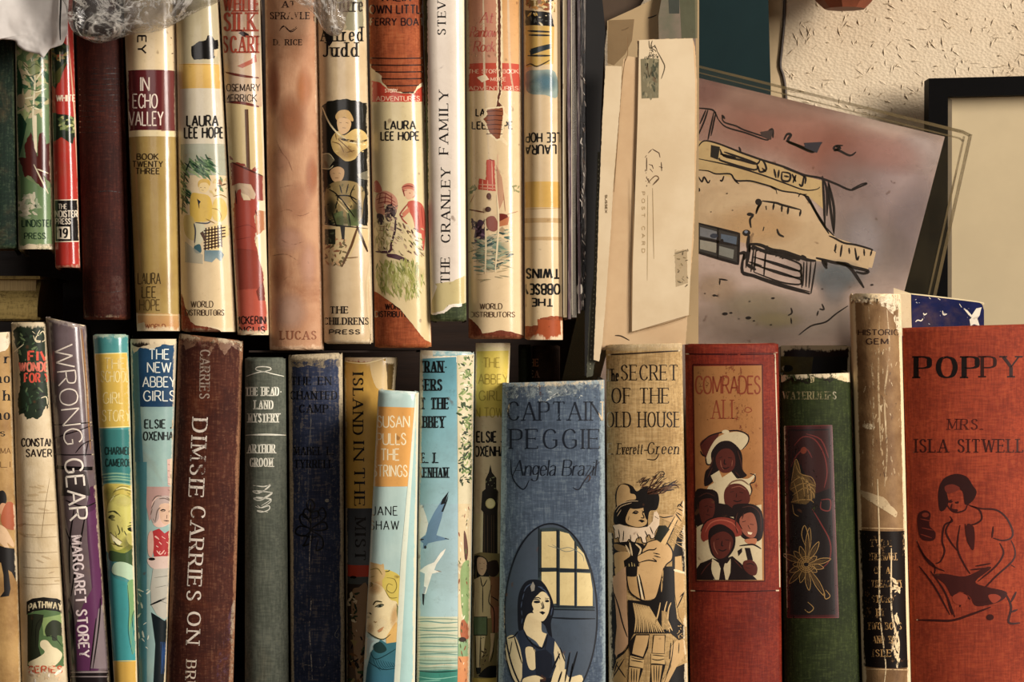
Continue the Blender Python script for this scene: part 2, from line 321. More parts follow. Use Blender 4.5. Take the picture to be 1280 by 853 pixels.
        for gx, ch in items:
            for stx in G[ch][1].split('|'):
                if not stx: continue
                sm = stx[0] == '~'; q = P(stx.lstrip('~')); q = catmull(q, 4) if sm else q; q = [(gx+p[0], p[1]) for p in q]
                diag = 1.
                if not sm and st/hr > 1.7 and abs(q[0][0]-q[1][0]) > .1 and abs(q[0][1]-q[1][1]) > .3:
                    up = (q[1][0]-q[0][0])*(q[1][1]-q[0][1]) > 0; diag = .55 if up else 1.1
                if not sm and st/hr > 1.7 and ch in 'NM' and abs(q[0][0]-q[1][0]) < .01: diag = .6
                g = [put(p) for p in q]
                def wf(t, nx, ny, diag=diag): 
                    lx, ly = nx*co+ny*si, -nx*si+ny*co
                    return math.hypot(A*lx, B*ly)*diag
                s.stroke(g, wf, col, a)
                if sf:
                    for e, o in ((q[0], q[1]), (q[-1], q[-2])):
                        dx, dy = abs(e[0]-o[0])*sx, abs(e[1]-o[1])*H
                        if dy > dx*.9 and (abs(e[1]) < .03 or abs(e[1]-1) < .03 or (ch.islower() and abs(e[1]-.62) < .03)) and not (sm and ch in 'SCGOQ') and not (ch == 'A' and e[1] > .9) and not (ch in 'VW' and e[1] < .1):
                            m = sf*H/sx; s.stroke([put((e[0]-m, e[1])), put((e[0]+m, e[1]))], lambda t, nx, ny: B*1.1, col, a)
                        elif dx > dy*2 and ch in 'EFLTZ' and abs(e[0]-gx) > .1 or (ch == 'T' and abs(e[1]-1) < .02 and dx > dy):
                            m = sf*.9*(-1 if e[1] > .6 else 1); m2 = m if e[1] < .1 or e[1] > .9 else abs(m)*.6
                            s.stroke([put((e[0], e[1]-(0 if abs(e[1]-.5) > .3 else m2))), put((e[0], e[1]+m2))], lambda t, nx, ny: A*.45, col, a)
        return s
    def scatter(s, reg, cols, n, r0, r1, a=1., asp=1.6, ang=None, inside=True):
        reg = s.T(P(reg)); xs = [p[0] for p in reg]; ys = [p[1] for p in reg]; s.lay()
        def ins(x, y):
            c = False
            for i in range(len(reg)):
                (x1, y1), (x2, y2) = reg[i], reg[i-1]
                if (y1 > y) != (y2 > y) and x < (x2-x1)*(y-y1)/(y2-y1)+x1: c = not c
            return c
        for i in range(n):
            for _ in range(12):
                x, y = s.rnd.uniform(min(xs), max(xs)), s.rnd.uniform(min(ys), max(ys))
                if ins(x, y): break
            else: continue
            r = s.rnd.uniform(r0, r1)/2; t0 = math.radians(ang+s.rnd.uniform(-25, 25)) if ang is not None else s.rnd.uniform(0, 6.28); c = s._col(s.rnd.choice(cols), a); q = []
            for j in range(5):
                t = j*1.2566+s.rnd.uniform(-.35, .35); ex, ey = r*asp*math.cos(t), r/asp*math.sin(t)
                q.append((x+ex*math.cos(t0)-ey*math.sin(t0), y+ex*math.sin(t0)+ey*math.cos(t0)))
            s.raw(q, [c]*5, 1e-6+i*5e-8)
        return s
    def flush(s, name, mat, label=None, parent=None):
        if name not in ('illustration', 'watercolour_wash', 'ink_drawing', 'edge_dots', 'dust_jacket', 'starry_pattern', 'postmark') and len(s.buf) > 1:
            ext = sorted((min(p[1] for p in it[0]), max(p[1] for p in it[0]), i) for i, it in enumerate(s.buf)); groups = [[ext[0][2]]]; hi = ext[0][1]
            for lo, h, i in ext[1:]:
                if lo > hi+14: groups.append([])
                groups[-1].append(i); hi = max(hi, h)
            if len(groups) > 1:
                buf, o = s.buf, None
                for g in groups: s.buf = [buf[i] for i in sorted(g)]; o = s.flush1(name, mat, label, parent)
                return o
        return s.flush1(name, mat, label, parent)
    def flush1(s, name, mat, label=None, parent=None):
        f = s.f; verts, cols, faces = [], [], []; cuts = getattr(f, 'kt', None)
        allp = [p for it in s.buf for p in it[0]]
        if not allp: return None
        tv = f.tv(np.array(allp)); i = 0; V, Hh, C = [], [], []
        for it in s.buf:
            n = len(it[0]); q = [tuple(tv[i+j]) for j in range(n)]; i += n; h = it[2]
            if cuts is not None and len(it) == 4:
                q = [(a[0], a[1], *c) for a, c in zip(q, it[1])]; q = clip_half(clip_half(q, -.985, True), .985, False) if q else q
                if len(q) < 3: continue
                lo, hi = min(a[0] for a in q), max(a[0] for a in q)
                ks = [t for t in cuts if lo+1e-6 < t < hi-1e-6]; rest = q
                for t in ks:
                    l = clip_half(rest, t, False); rest = clip_half(rest, t, True)
                    if len(l) > 2: faces.append(list(range(len(V), len(V)+len(l)))); V += [a[:2] for a in l]; C += [a[2:] for a in l]; Hh += [h]*len(l)
                    if len(rest) < 3: break
                if len(rest) > 2: faces.append(list(range(len(V), len(V)+len(rest)))); V += [a[:2] for a in rest]; C += [a[2:] for a in rest]; Hh += [h]*len(rest)
            else:
                cl = getattr(f, 'clip', None)
                if cl:
                    q = clip_poly([(*a, *c) for a, c in zip(q, it[1])], cl)
                    if not q: continue
                    faces.append(list(range(len(V), len(V)+len(q)))); V += [a[:2] for a in q]; C += [a[2:] for a in q]; Hh += [h]*len(q)
                else: faces.append(list(range(len(V), len(V)+n))); V += q; C += it[1]; Hh += [h]*n
        s.buf = []
        if not V: return None
        cam_ccw = lambda fc: sum(V[fc[j-1]][0]*V[fc[j]][1]-V[fc[j]][0]*V[fc[j-1]][1] for j in range(len(fc))) < 0
        faces = [fc if cam_ccw(fc) else fc[::-1] for fc in faces]
        V = np.array(V, float); Hh = np.array(Hh); co = f.pos(V, Hh); nn = f.nor(V); me = bpy.data.meshes.new(name)
        me.from_pydata(co.tolist(), [], faces); me.validate(clean_customdata=False) if False else None
        at = me.color_attributes.new('Col', 'FLOAT_COLOR', 'POINT'); at.data.foreach_set('color', np.array(C, dtype=np.float32).ravel())
        uvs = np.stack([(V[:, 0]+1)/2, V[:, 1]], 1) if cuts is not None else np.full((len(V), 2), .5); li = np.empty(len(me.loops), dtype=np.int32); me.loops.foreach_get('vertex_index', li)
        me.uv_layers.new(name='UVMap').data.foreach_set('uv', uvs.astype(np.float32)[li].ravel())
        me.polygons.foreach_set('use_smooth', [True]*len(me.polygons)); me.update()
        me.normals_split_custom_set_from_vertices(nn.tolist())
        o = link(name, me, mat, parent or s.par)
        if label: o['label'] = label
        s.lay(); return o
def grid_mesh(name, rows, smooth=None):
    """rows: list of equally long lists of points"""
    n = len(rows[0]); v = [tuple(p) for r in rows for p in r]; f = [(i*n+j, i*n+j+1, (i+1)*n+j+1, (i+1)*n+j) for i in range(len(rows)-1) for j in range(n-1)]
    me = bpy.data.meshes.new(name); me.from_pydata(v, [], f); me.polygons.foreach_set('use_smooth', [True]*len(f)) if smooth else None; return me
def make_book(label, q, cover, y0=0., bulge=.004, p=2.6, depth=.125, fray=0., group=None, pages='#cbb48c', name='book', seed=0, yaw=None):
    if yaw is None: yaw = ((q[2][0]+q[3][0])/2-640)*S/D*.85
    B = Book(q, y0, bulge, p, depth, yaw); r = thing(name, label, 'book', B.org, group); rnd = random.Random(seed or int(q[0][0]*7+q[0][1]))
    # cover case
    th = .0022; NV = 14; vs = [0, .012, .03]+[i/NV for i in range(1, NV)]+[.97, .988, 1]; vs = sorted(set(vs)); yb = B.ye+depth
    outer = [('L', 0, yb), ('L', 0, B.ye+.009), ('L', .0003, B.ye+.006), ('L', .0009, B.ye+.0035), ('L', .0006, B.ye+.0015)]
    prof = [(o[0], o[1], o[2]) for o in outer]+[('T', t, float(y)) for t, y in zip(B.kt, B.ky)]+[('R', o[1], o[2]) for o in reversed(outer)]
    inner = [('R', th, yb), ('R', th, B.ye+.003)]+[('T', t, float(B.y(t))+.0016) for t in (.86, .6, .3, 0, -.3, -.6, -.86)]+[('L', th, B.ye+.003), ('L', th, yb)]
    loop = prof+inner; n = len(loop); V, F, SM, UV = [], [], [], []
    jag = [[rnd.uniform(-1, 1)*fray for _ in loop] for _ in (0, 1)]
    for vi, v in enumerate(vs):
        for k, (kd, a, y) in enumerate(loop):
            u = 0. if kd == 'L' else 1. if kd == 'R' else (a+1)/2
            x, z = B.xz(u, v); x += (a if kd == 'L' else -a if kd == 'R' else 0)+(yaw*max(0, y-B.ye) if kd != 'T' else 0)
            if fray and kd == 'T' and k < len(prof):
                if vi == 0: z -= abs(jag[0][k])*2.2
                if vi == len(vs)-1: z += abs(jag[1][k])
            if not fray and k < len(prof) and vi in (0, len(vs)-1): z += (-.0006 if vi == 0 else .0006); y = y+.0004
            V.append((x-B.org.x, y-B.org.y, z-B.org.z)); UV.append((u, v))
    for i in range(len(vs)-1):
        for k in range(n):
            k2 = (k+1) % n; F.append((i*n+k, (i+1)*n+k, (i+1)*n+k2, i*n+k2)); SM.append(4 <= k < len(prof)-5)
    # caps: pair outer with inner by strips
    for i, fl in ((0, False), (len(vs)-1, True)):
        o0 = i*n; f = [o0+k for k in range(n)]
        F.append(tuple(f) if not fl else tuple(reversed(f))); SM.append(False)
    me = bpy.data.meshes.new('cover'); me.from_pydata(V, [], F); me.polygons.foreach_set('use_smooth', SM)
    ul = me.uv_layers.new(name='UVMap'); li = np.empty(len(me.loops), dtype=np.int32); me.loops.foreach_get('vertex_index', li)
    ul.data.foreach_set('uv', np.array(UV, dtype=np.float32)[li].ravel()); me.update(); link('cover', me, cover, r)
    # page block
    V = []; 
    for v, dz in ((0, -.0028), (1, .0028)):
        for u, dx in ((0, th+.0002), (1, -th-.0002)):
            x, z = B.xz(u, v)
            for y in (B.ye+.004, yb-.004): V.append((x+dx+yaw*(y-B.ye)-B.org.x, y-B.org.y, z+dz-B.org.z))
    me = bpy.data.meshes.new('page_block'); me.from_pydata(V, [], [(0, 2, 3, 1), (4, 5, 7, 6), (0, 1, 5, 4), (2, 6, 7, 3), (0, 4, 6, 2), (1, 3, 7, 5)]); me.update()
    link('page_block', me, mat_simple('page_edges', pages, .8, 30, .3, .6, stretch=(60, 1, 1), spec=.1), r)
    return B, r, Art(B, r)
def quad(yt, yb, x0, x1, ytr=None, ybr=None, yref=None):
    """x0=(xl,xr) at yt, x1=(xl,xr) at yref (default yb); extrapolated to yt..yb"""
    yref = yref or yb; f = lambda a, b, y: a+(b-a)*(y-yt)/(yref-yt)
    return [(x0[0], yt), (x0[1], ytr if ytr is not None else yt), (f(x0[1], x1[1], yb), ybr if ybr is not None else yb), (f(x0[0], x1[0], yb), yb)]
INK = dict(rough=.45); SB = 896   # photo row of the lower shelf's top
# ================================================================== the lower row, left to right
PR = mat_print(0, .45, .25, spec=.2); PW = mat_print(.22, .5, .3, spec=.12); PWW = mat_print(.5, .5, .4, spec=.12); FOIL = mat_print(.35, .32, .25, spec=.7)
GL = mat_print(0, .2, .15, bumpy=.2); RUB = mat_print(.8, .55, .3)
f5, g6, d7, d8 = (0, 390, 3.709), (0, 620, 3.659), (200, 400, 3.708), (200, 620, 3.6625)
e1, e2, e3, e4 = (420, 420, 3.877), (420, 630, 3.827), (610, 420, 3.877), (610, 620, 3.6615)
e5, e6, e7, e8 = (840, 400, 3.708), (840, 620, 3.6625), (1040, 350, 3.276), (1040, 580, 3.125)
def Q(yt, xt, xb, ytr=None, yref=853, yb=SB): return quad(yt, yb, xt, xb, ytr, yb, yref)
def base(bk, col, col2=None, y0=-60, y1=960):
    bk.use().rect(bk.f.q[0][0]-60, y0, bk.f.q[1][0]+60, y1, col, col2=col2)
# --- cut-off tan book at the left edge
B, r, a = make_book('tan jacketed book cut off by the photo\'s left edge and bearing black letters', Q(418, (-34, 13.4), (-20, 26.5), 415),
    mat_cover('#b08a4e', 'paper', '#8a6432', w=.3))
a.use(f5).poly('-30,20 20,50 45,55 70,75 62,110 40,160 25,180 -10,190 -60,190', '#d9cdb0', tear=.4)
a.flush('torn_jacket_edge', PW)
for t, y, h in (('rr', 215, 55), ('ho', 305, 58), ('th', 388, 55), ('ho', 475, 60), ('s', 560, 40)): a.text(t, 12, y, h*.8, 62 if t != 's' else 20, 'fat', '#181310')
for t, y in (('MA', 645), ('LI', 708)): a.text(t, 26, y, 26, 46, 'sans', '#6a4820')
a.flush('lettering', PW)
a.use((0, 600, 3.37)).poly('-10,60 10,45 25,60 28,90 15,110 -10,120', '#15100e', smooth=True).poly('5,100 28,105 30,140 10,150 -5,130', '#c08a62', smooth=True).poly('30,95 62,110 68,200 40,210 10,190 5,150', '#a4502a', smooth=True)
a.poly('-20,190 20,200 45,240 60,270 55,285 30,265 40,290 20,285 -10,250', '#d2ae84', smooth=True).poly('-20,270 20,285 60,290 72,330 76,420 70,430 50,390 35,380 45,460 38,490 0,495 18,470 15,400 5,350 -20,340', '#14100f')
a.flush('illustration', PR)
# --- cream book with brown dust-jacket lines and a roundel of a path
B, r, a = make_book('cream jacketed book with red title over dark leaves and a woodland path roundel below', Q(403, (14, 57.5), (27.5, 85)),
    mat_cover('#d3c09c', 'paper', '#bca57c', w=.25), fray=.001)
a.use(f5).rect(40, 130, 80, 1900, '#b8aa92', .8)
a.poly('60,90 90,55 130,50 175,48 230,60 245,120 240,300 235,420 210,440 195,480 175,498 150,490 125,500 110,470 88,480 82,420 95,330 85,180 70,150', '#1f2c1c', tear=.8)
a.scatter('80,60 240,60 240,450 100,480', ['#3f5a38', '#2c4630', '#5d7048', '#161d12', '#10150e'], 90, 2, 6, asp=1.8)
a.line('60,190 110,150|150,90 175,110 200,90 210,130 170,140 155,110|185,85 165,130 205,135|190,400 215,395 220,430', 1.3, '#d9cba4')
a.flush('illustration', PR)
for t, y, w in (('FIVE', 205, 110), ('WONDER', 255, 160), ('FOR T', 305, 140)): a.rect(135-(25 if w > 120 else 0), y-26, 260, y+22, '#c9402c', .75) if w > 200 else None
a.text('FIVE', 200, 205, 42, 135, 'black', '#d84a34').text('WONDERS', 180, 255, 40, 180, 'black', '#e0705a').text('FOR YOU', 200, 306, 40, 170, 'black', '#d84a34')
a.text('CONSTANCE', 195, 606, 36, 190, 'bold', '#241812').text('SAVERY', 195, 655, 34, 145, 'bold', '#241812').flush('lettering', PW)
a.use(g6).scatter('90,-60 285,-60 292,420 95,420', ['#c4a878', '#baa074'], 14, 4, 9, .35, asp=2.2, ang=0)
for y in (20, 75, 130, 186, 256, 326, 372, 402): a.line(f'105,{y} 180,{y+5} 280,{y+1}', .7, '#8a7048', a=.8)
a.line('228,-80 205,60 190,190', .6, '#8a7048')
a.poly('122,485 150,470 200,464 260,470 292,486 292,540 262,530 200,524 150,530 122,545', '#17140f', smooth=False)
a.poly('126,540 160,528 205,522 260,528 292,540 294,780 126,780', '#4c6a3c').poly('190,560 290,540 292,640 200,640', '#7f9a58')
a.poly('126,545 160,540 200,545 195,580 180,620 176,690 190,740 126,760', '#252a1a').poly('205,620 215,590 240,570 270,575 290,600 290,640 262,640 262,662 240,662 235,640 215,645', '#28301c', smooth=True)
a.poly('188,665 215,662 240,690 262,700 285,725 270,760 230,785 140,780 135,760 175,740 205,715 185,690', '#d8caa0', smooth=True).line('190,560 165,600 165,700|150,545 145,640|210,640 250,650 285,690', .9, '#12140c')
a.flush('illustration', PR)
a.text('PATHWAY', 207, 512, 30, 150, 'black', '#d8caa0', arch=.45)
a.text('SERIES', 208, 795, 30, 150, 'black', '#c4532e').scatter('130,780 290,780 290,870 130,870', ['#efe4d0', '#d8b890'], 16, 3, 8).flush('lettering', PWW)
# --- grey and purple book
B, r, a = make_book('mauve-grey and purple jacketed book leaning, large white lettering running down', [(57, 396), (107, 407), (141.5, SB), (90, SB)],
    mat_cover('#6a5a5e', 'gloss', '#5a4a4c', w=.25, wear='#a8988c'), bulge=.005, fray=.0006, p=3)
a.use(f5).poly('215,20 290,18 340,30 395,60 388,68 330,45 225,38', '#c9b8a0', tear=.5).poly('290,10 330,16 380,45 345,40', '#b8482a')
a.line('378,80 402,330 412,520 420,640', 2.2, '#b9803a', a=.6).line('370,70 392,320 404,520', 1.0, '#d8c8b0', a=.8)
a.line('215,30 240,330 258,560 275,850', 1.1, '#c8b8a8', a=.5)
a.line('250,525 330,520 430,512 455,505|255,585 300,570 380,545 440,520|350,655 390,610 450,590|255,660 330,664 480,660|395,670 410,600', 1.6, '#1a1014')
a.use(g6).poly('412,-40 470,-60 490,100 500,400 490,690 450,800 345,800 350,650 400,620 420,420 400,200 395,60', '#4a2240', smooth=False, col2='#4e2448')
a.poly('355,800 345,600 380,500 425,420 420,300 408,180 400,80 440,60 470,200 472,380 440,560 425,700 410,800', '#5c2c52').poly('325,800 320,700 312,520 340,560 350,700 350,800', '#3a3436')
a.poly('300,100 330,240 345,420 335,540 300,400 285,200', '#7a6f6c').poly('450,520 480,480 498,520 500,790 415,790 430,680', '#7b6c70')
a.line('440,560 425,690 412,800|460,470 455,570 440,690 425,790|340,60 318,220 320,400|395,60 370,200 345,330 325,460|300,150 335,260 345,400|300,20 380,50 440,30|320,480 335,560 335,700', 2., '#17100f')
a.poly('262,330 390,330 440,320 520,320 520,352 262,352', '#000', a=0)
a.poly('322,798 510,798 515,855 322,850', '#1a1416').line('322,808 508,806', 2.0, '#8a7c7c', smooth=False).line('322,828 510,828', 1.4, '#8a7c7c', smooth=False)
a.use(f5).poly('262,712 430,718 430,735 262,728', '#120c0c').poly('300,735 400,740 420,853 285,853', '#4a4040', col2='#2a2222')
a.flush('illustration', GL)
a.use(f5).text('WRONG', 318, 385, 84, 462, 'thin', '#e9dfd2', 84.0).use().text('GEAR', 95, 612, 22, 77, 'sans', '#e9dfd2', 85).text('MARGARET STOREY', 100.5, 746, 12.5, 152, 'bold', '#e6d4d4', 86).flush('lettering', PW)
# --- teal and yellow book
B, r, a = make_book('turquoise jacketed book with a yellow band and a smiling fair-haired girl on its spine', Q(418, (116, 160), (142.5, 172)),
    mat_cover('#3f8f8e', 'gloss', '#2f7f80', w=.2, wear='#c9d0b0'))
a.use(f5).poly('425,198 590,192 615,534 455,540', '#d6b13c', col2='#c9a838').line('430,196 590,190|455,538 612,532', 1.2, '#e8dc98', smooth=False)
a.rect(400, 545, 640, 800, '#2f8480', .6)
for y in (755, 770, 782, 800, 815): a.line(f'470,{y} 540,{y-6} 620,{y+3}', 2., '#8fbf9c', a=.7)
a.use((125, 590, 3.243)).poly('20,90 60,62 110,55 150,60 165,100 165,300 60,330 20,300', '#8d9430', smooth=True)
a.poly('10,60 60,48 120,55 165,80 165,160 130,110 90,92 50,110 32,150 20,220 10,160', '#bfae45', smooth=True).poly('30,150 60,100 100,95 140,130 150,200 148,260 110,300 70,318 45,290 35,230', '#c3bd5a', smooth=True)
a.line('40,165 60,160 84,182|32,185 46,192 60,195|118,208 140,204 155,210|60,240 66,262 54,270', 1.4, '#2f3216').ell(48, 183, 13, 8, '#20260f').ell(128, 234, 17, 9, '#20260f', ang=10).poly('40,245 60,262 90,285 80,298 55,285', '#efe8b8').line('40,245 60,262 90,285|45,290 80,300', 1.2, '#5a3c18')
a.blob(125, 290, 45, 40, '#6e6c2c', .8).blob(100, 120, 50, 26, '#d0c870', .7).blob(70, 220, 40, 60, '#d0c86a', .6).blob(150, 190, 26, 60, '#8a8638', .7).blob(40, 90, 30, 40, '#8f8a34', .7)
a.line('28,150 36,110 60,80 100,70 140,90|22,190 26,150|34,240 24,200|50,90 80,60 120,62|100,75 140,82 165,120|110,85 150,110 162,150|30,130 50,105 80,90', 1.5, '#8a8034').line('60,75 90,64 130,75|40,120 60,95', 1.4, '#e0d890').line('32,165 52,160 72,172|45,196 62,198|112,222 140,216 158,226|70,215 80,245 72,256|88,225 92,245|38,250 48,246|56,282 72,300 92,302|98,240 110,262', 1.5, '#3a3e1c').poly('112,250 150,258 158,280 130,300 110,280', '#a8a04c', smooth=True)
a.poly('40,320 100,330 148,300 165,330 165,400 140,420 90,370 40,360', '#37502e', smooth=True).poly('60,370 110,370 165,410 165,460 100,430 50,410', '#a8c4a4', smooth=True)
a.poly('40,400 60,430 170,470 170,770 62,770 40,600', '#2a8c8e').poly('112,450 150,450 150,560 140,600 150,690 130,740 118,640 118,560', '#6f9c62', smooth=True).line('112,460 118,560 115,650 132,740|140,560 130,600 145,700', 1.0, '#1a4a44')
a.rect(40, 766, 190, 1000, '#c59a34').line('55,768 190,766', 1, '#e0c060', smooth=False).flush('illustration', GL)
a.use(f5)
for t, y, w in (('THE', 240, 95), ('SCHOOL', 300, 130), ('GIRLS', 400, 120), ('STORY', 482, 130)): a.text(t, 525+y*.03, y, 50, w, 'sans', '#efdc94', a=.85)
a.text('CHARMEL', 545, 645, 34, 118, 'bold', '#13312e').text('CAMERON', 550, 700, 34, 122, 'bold', '#13312e').flush('lettering', PWW)
# --- blue title panel book
B, r, a = make_book('pale blue jacketed book, white capitals in a navy panel, girl in a red top below', Q(424, (163, 221), (173, 207.5)),
    mat_cover('#8aaaa2', 'gloss', '#7a9a98', w=.25, wear='#e3dcc6'), fray=.001, y0=.002)
a.use(f5).poly('640,140 840,130 840,440 645,440', '#17486c', col2='#123a5c').poly('598,150 640,140 650,440 672,853 625,853', '#3f7580')
a.poly('600,110 625,60 660,55 700,80 740,70 790,100 840,90 840,140 800,155 760,150 700,175 650,165 620,195', '#d8c8a4', tear=.7).poly('605,120 640,90 690,100 695,150 640,165 605,150', '#2e2118', tear=.6)
a.flush('title_panel', PW)
for t, y, w in (('THE', 197, 92), ('NEW', 258, 108), ('ABBEY', 325, 152), ('GIRLS', 390, 146)): a.text(t, 738, y, 46, w, 'sans', '#dfe6dc')
a.text('ELSIE J.', 742, 520, 38, 140, 'bold', '#15201e').text('OXENHAM', 748, 576, 38, 165, 'bold', '#15201e').flush('lettering', PR)
a.use((125, 590, 3.243)).rect(135, -40, 190, 900, '#3f7c84', .85).poly('190,60 310,60 310,150 250,140 200,200 188,140', '#b98f86', .8).poly('272,-50 320,-60 320,60 275,55', '#caa69a')
for y in range(-30, 120, 26): a.line(f'275,{y} 310,{y+6}', .8, '#5a3830')
a.poly('285,10 292,10 292,28 285,28', '#301c18').poly('210,130 240,100 285,105 300,140 290,200 250,225 215,210', '#d4b0a0', smooth=True).poly('212,135 238,102 285,100 305,140 285,132 258,128 240,150 238,190 218,210 206,180', '#a8948c', smooth=True)
a.poly('240,140 262,128 290,135 295,170 282,205 262,215 245,190', '#c9a488', smooth=True).line('248,162 264,160|278,164 292,168|272,175 270,190|258,198 280,200', 1.4, '#20100c')
a.poly('215,240 240,230 262,250 290,232 310,240 310,345 220,345 208,290', '#a8262c', smooth=False).line('225,260 240,275|250,262 265,272|280,258 295,270|230,320 245,335 262,318|275,330 295,318', 1.6, '#e0a898')
a.line('212,120 228,100 250,98|208,150 222,118|206,175 212,150|225,200 232,160 245,145|270,104 292,118|240,110 262,108 285,118|215,190 225,205', 1.4, '#6a5850').line('245,158 256,154 266,157|278,160 290,158', 1.8, '#20100c').line('222,262 232,270|240,285 250,295|270,285 280,292|228,300 236,306|262,335 268,325|290,300 296,306|240,330 244,322', 2.0, '#e0b8a8')
a.poly('195,260 212,240 218,300 210,345 195,330', '#c9a090', smooth=True).poly('196,350 310,345 310,380 220,395', '#c8b0a4', smooth=True).ell(210, 354, 14, 6, '#15100f')
a.poly('215,395 305,390 305,540 290,570 262,600 230,580 208,540 205,470', '#a9a79a', smooth=False).line('205,540 250,520 310,492', 2.4, '#101414').line('220,430 290,420|225,470 300,455|235,520 290,540', .7, '#6a6a62')
a.poly('208,570 240,590 262,605 300,570 310,570 310,900 215,900 225,700', '#0f1a1e').poly('245,690 275,690 272,820 245,820', '#143a6a')
a.scatter('150,350 200,350 200,720 150,720', ['#d5dcc8'], 14, 2, 6, asp=2).flush('illustration', GL)
# --- brown book, letters run down
B, r, a = make_book('dark brown cloth book with worn silver-white serif lettering running down', Q(417, (223.5, 304), (208.5, 291.5), 426),
    mat_cover('#4d2113', 'cloth', '#38140d', wear='#9a6a48', w=.3, edge=.62, st=.5, stain='#6a3014'), fray=.0022, bulge=.005)
a.use(d7).poly('85,70 110,55 150,75 200,85 260,70 320,95 385,100 380,150 330,120 300,165 262,110 225,170 185,115 120,140', '#8a6248', .8, tear=.8).poly('185,100 232,100 225,240 195,230', '#7a5640', .45, tear=.6)
a.use(d8).poly('275,700 330,500 345,520 340,870 262,870', '#5a2c48', .45, smooth=True).flush('rubbed_patch', RUB)
a.use().text('DIMSIE', 247.5, 573, 18, 96, 'serif', '#e6dacb', 93).text('CARRIES', 245, 692, 17, 116, 'serif', '#e6dacb', 93).text('ON', 242, 785, 16, 38, 'serif', '#e6dacb', 93).text('BRUCE', 237.5, 858, 12, 62, 'serif', '#d8c8b4', 93)
a.text('CARRIES', 256, 468, 12, 60, 'serif', '#9c8878', 91).flush('lettering', FOIL)
# --- grey green book
B, r, a = make_book('slim grey-green cloth book with white slab lettering, a rule and a curled ornament', Q(447, (306, 357), (306, 361)),
    mat_cover('#5b6054', 'cloth', '#50564a', wear='#8c8a74', w=.15, edge=.3, st=.2), bulge=.0045)
a.use(d7).line('400,262 440,248 480,240 520,250 575,262|480,240 445,232 450,220 480,217 510,222 512,232 480,240', 1.3, '#d9d8c8').line('400,535 490,531 585,535', 1.6, '#d9d8c8').line('395,535 588,536', .6, '#d9d8c8')
a.line('450,770 480,772 512,768 470,800 448,792 512,800 516,805 470,830 446,822 512,830 505,840 470,862|452,860 470,872 505,862 505,880 470,892 450,884 500,892', 1.1, '#d9d8c8')
a.use().line('316,607 330,609 338,606 324,617 316,614 338,616 338,619 325,626 317,623 336,624 338,628 326,635 319,633', 1.0, '#d9d8c8').flush('ornament', PW)
a.use(d7)
for t, y, w in (('THE HEAD-', 332, 165), ('LAND', 394, 84), ('MYSTERY', 455, 142), ('ARTHUR', 598, 124), ('GROOM', 661, 104)): a.text(t, 481 if y < 500 else 470, y, 38, w, 'slab', '#dddccb', stem=.22)
a.flush('lettering', PW)
# --- navy book
B, r, a = make_book('navy blue cloth book with black lettering, a dark flower stamp and white scuffs', Q(444, (360.5, 428), (364, 431), 441),
    mat_cover('#303b56', 'cloth', '#222a42', wear='#b7a482', w=.5, edge=.75, st=.3, stain='#3a4258'), fray=.0012, bulge=.0045)
a.use(d7).poly('600,175 660,165 720,172 800,168 845,180 840,220 800,212 760,225 690,210 640,222 600,215', '#8c7c60', .8, tear=.7).flush('rubbed_patch', RUB)
for t, y, w in (('THE EN-', 283, 205), ('CHANTED', 350, 215), ('CAMP', 412, 130), ('MABEL L.', 608, 180), ('TYRRELL', 668, 175)): a.text(t, 712, y, 36, w, 'fat', '#07070c', stem=.2)
a.flush('lettering', PW)
a.use(d8).line('690,150 690,40|680,20 672,45 690,75 708,45 695,20 680,20|690,70 665,60 655,90 680,105 690,95|690,80 720,70 725,95 700,105|688,150 650,130 640,95 662,85 690,130|692,150 735,120 760,90 745,55 725,75 740,100|690,150 640,140 620,170 660,185 690,160|692,150 750,120 765,150 730,160 692,155|690,160 665,215 655,230 690,215 700,170|692,160 740,190 745,235 715,250 725,200|650,180 690,190 720,185', 2.1, '#06070c')
a.line('688,30 690,130', 1.6, '#6a6a50', a=.6).ell(692, 155, 10, 8, '#06070c').flush('flower_stamp', PR)
a.line('690,180 684,300 692,470 684,600 690,700 698,853', 1.5, '#b9b4a8', a=.8).line('640,770 700,780 745,790 760,760|820,600 800,640 830,660|765,250 740,300|650,740 660,800', .9, '#a39f94', a=.6).ell(690, 625, 12, 12, '#c0b9a4', .7).ell(765, 22, 10, 8, '#c0b9a4', .5)
a.use(d7).line('690,330 700,470 690,600 685,853|650,700 640,853|770,460 780,640', .9, '#a39f94', a=.5).scatter('605,230 845,230 845,853 605,853', ['#8a8878', '#9a9484'], 60, .8, 2.4, .6, asp=2.4, ang=90).flush('scratches', RUB)
# --- yellow jacket behind
B, r, a = make_book('yellow jacketed book with black letters running down, half hidden by the small pale blue book', Q(447, (430.5, 497), (433, 466)),
    mat_cover('#c79a35', 'gloss', '#b98a2c', w=.2, wear='#efe0b0'), y0=.014, bulge=.006)
a.use(e1).poly('30,80 130,85 240,90 250,105 150,128 80,125 35,118', '#8c2416', smooth=True).poly('25,78 45,118 80,128 150,130 235,108 245,98 300,150 300,60 20,60', '#7a5a2a', .0)
a.poly('165,130 225,100 255,250 195,250', '#e9cf98', .55, smooth=True).poly('240,90 305,100 310,260 250,260', '#57421a', .9).line('32,120 80,130 150,132 240,108', 1.2, '#efdba0')  # pale patch is a painted gloss highlight; the olive strip is the jacket's side
a.use(e2).rect(30, 20, 200, 290, '#3c3f44', col2='#565a5c').rect(30, 290, 200, 345, '#b8371c').rect(30, 345, 200, 380, '#4a4e4a').rect(30, 380, 200, 900, '#332a20', col2='#5a4430')
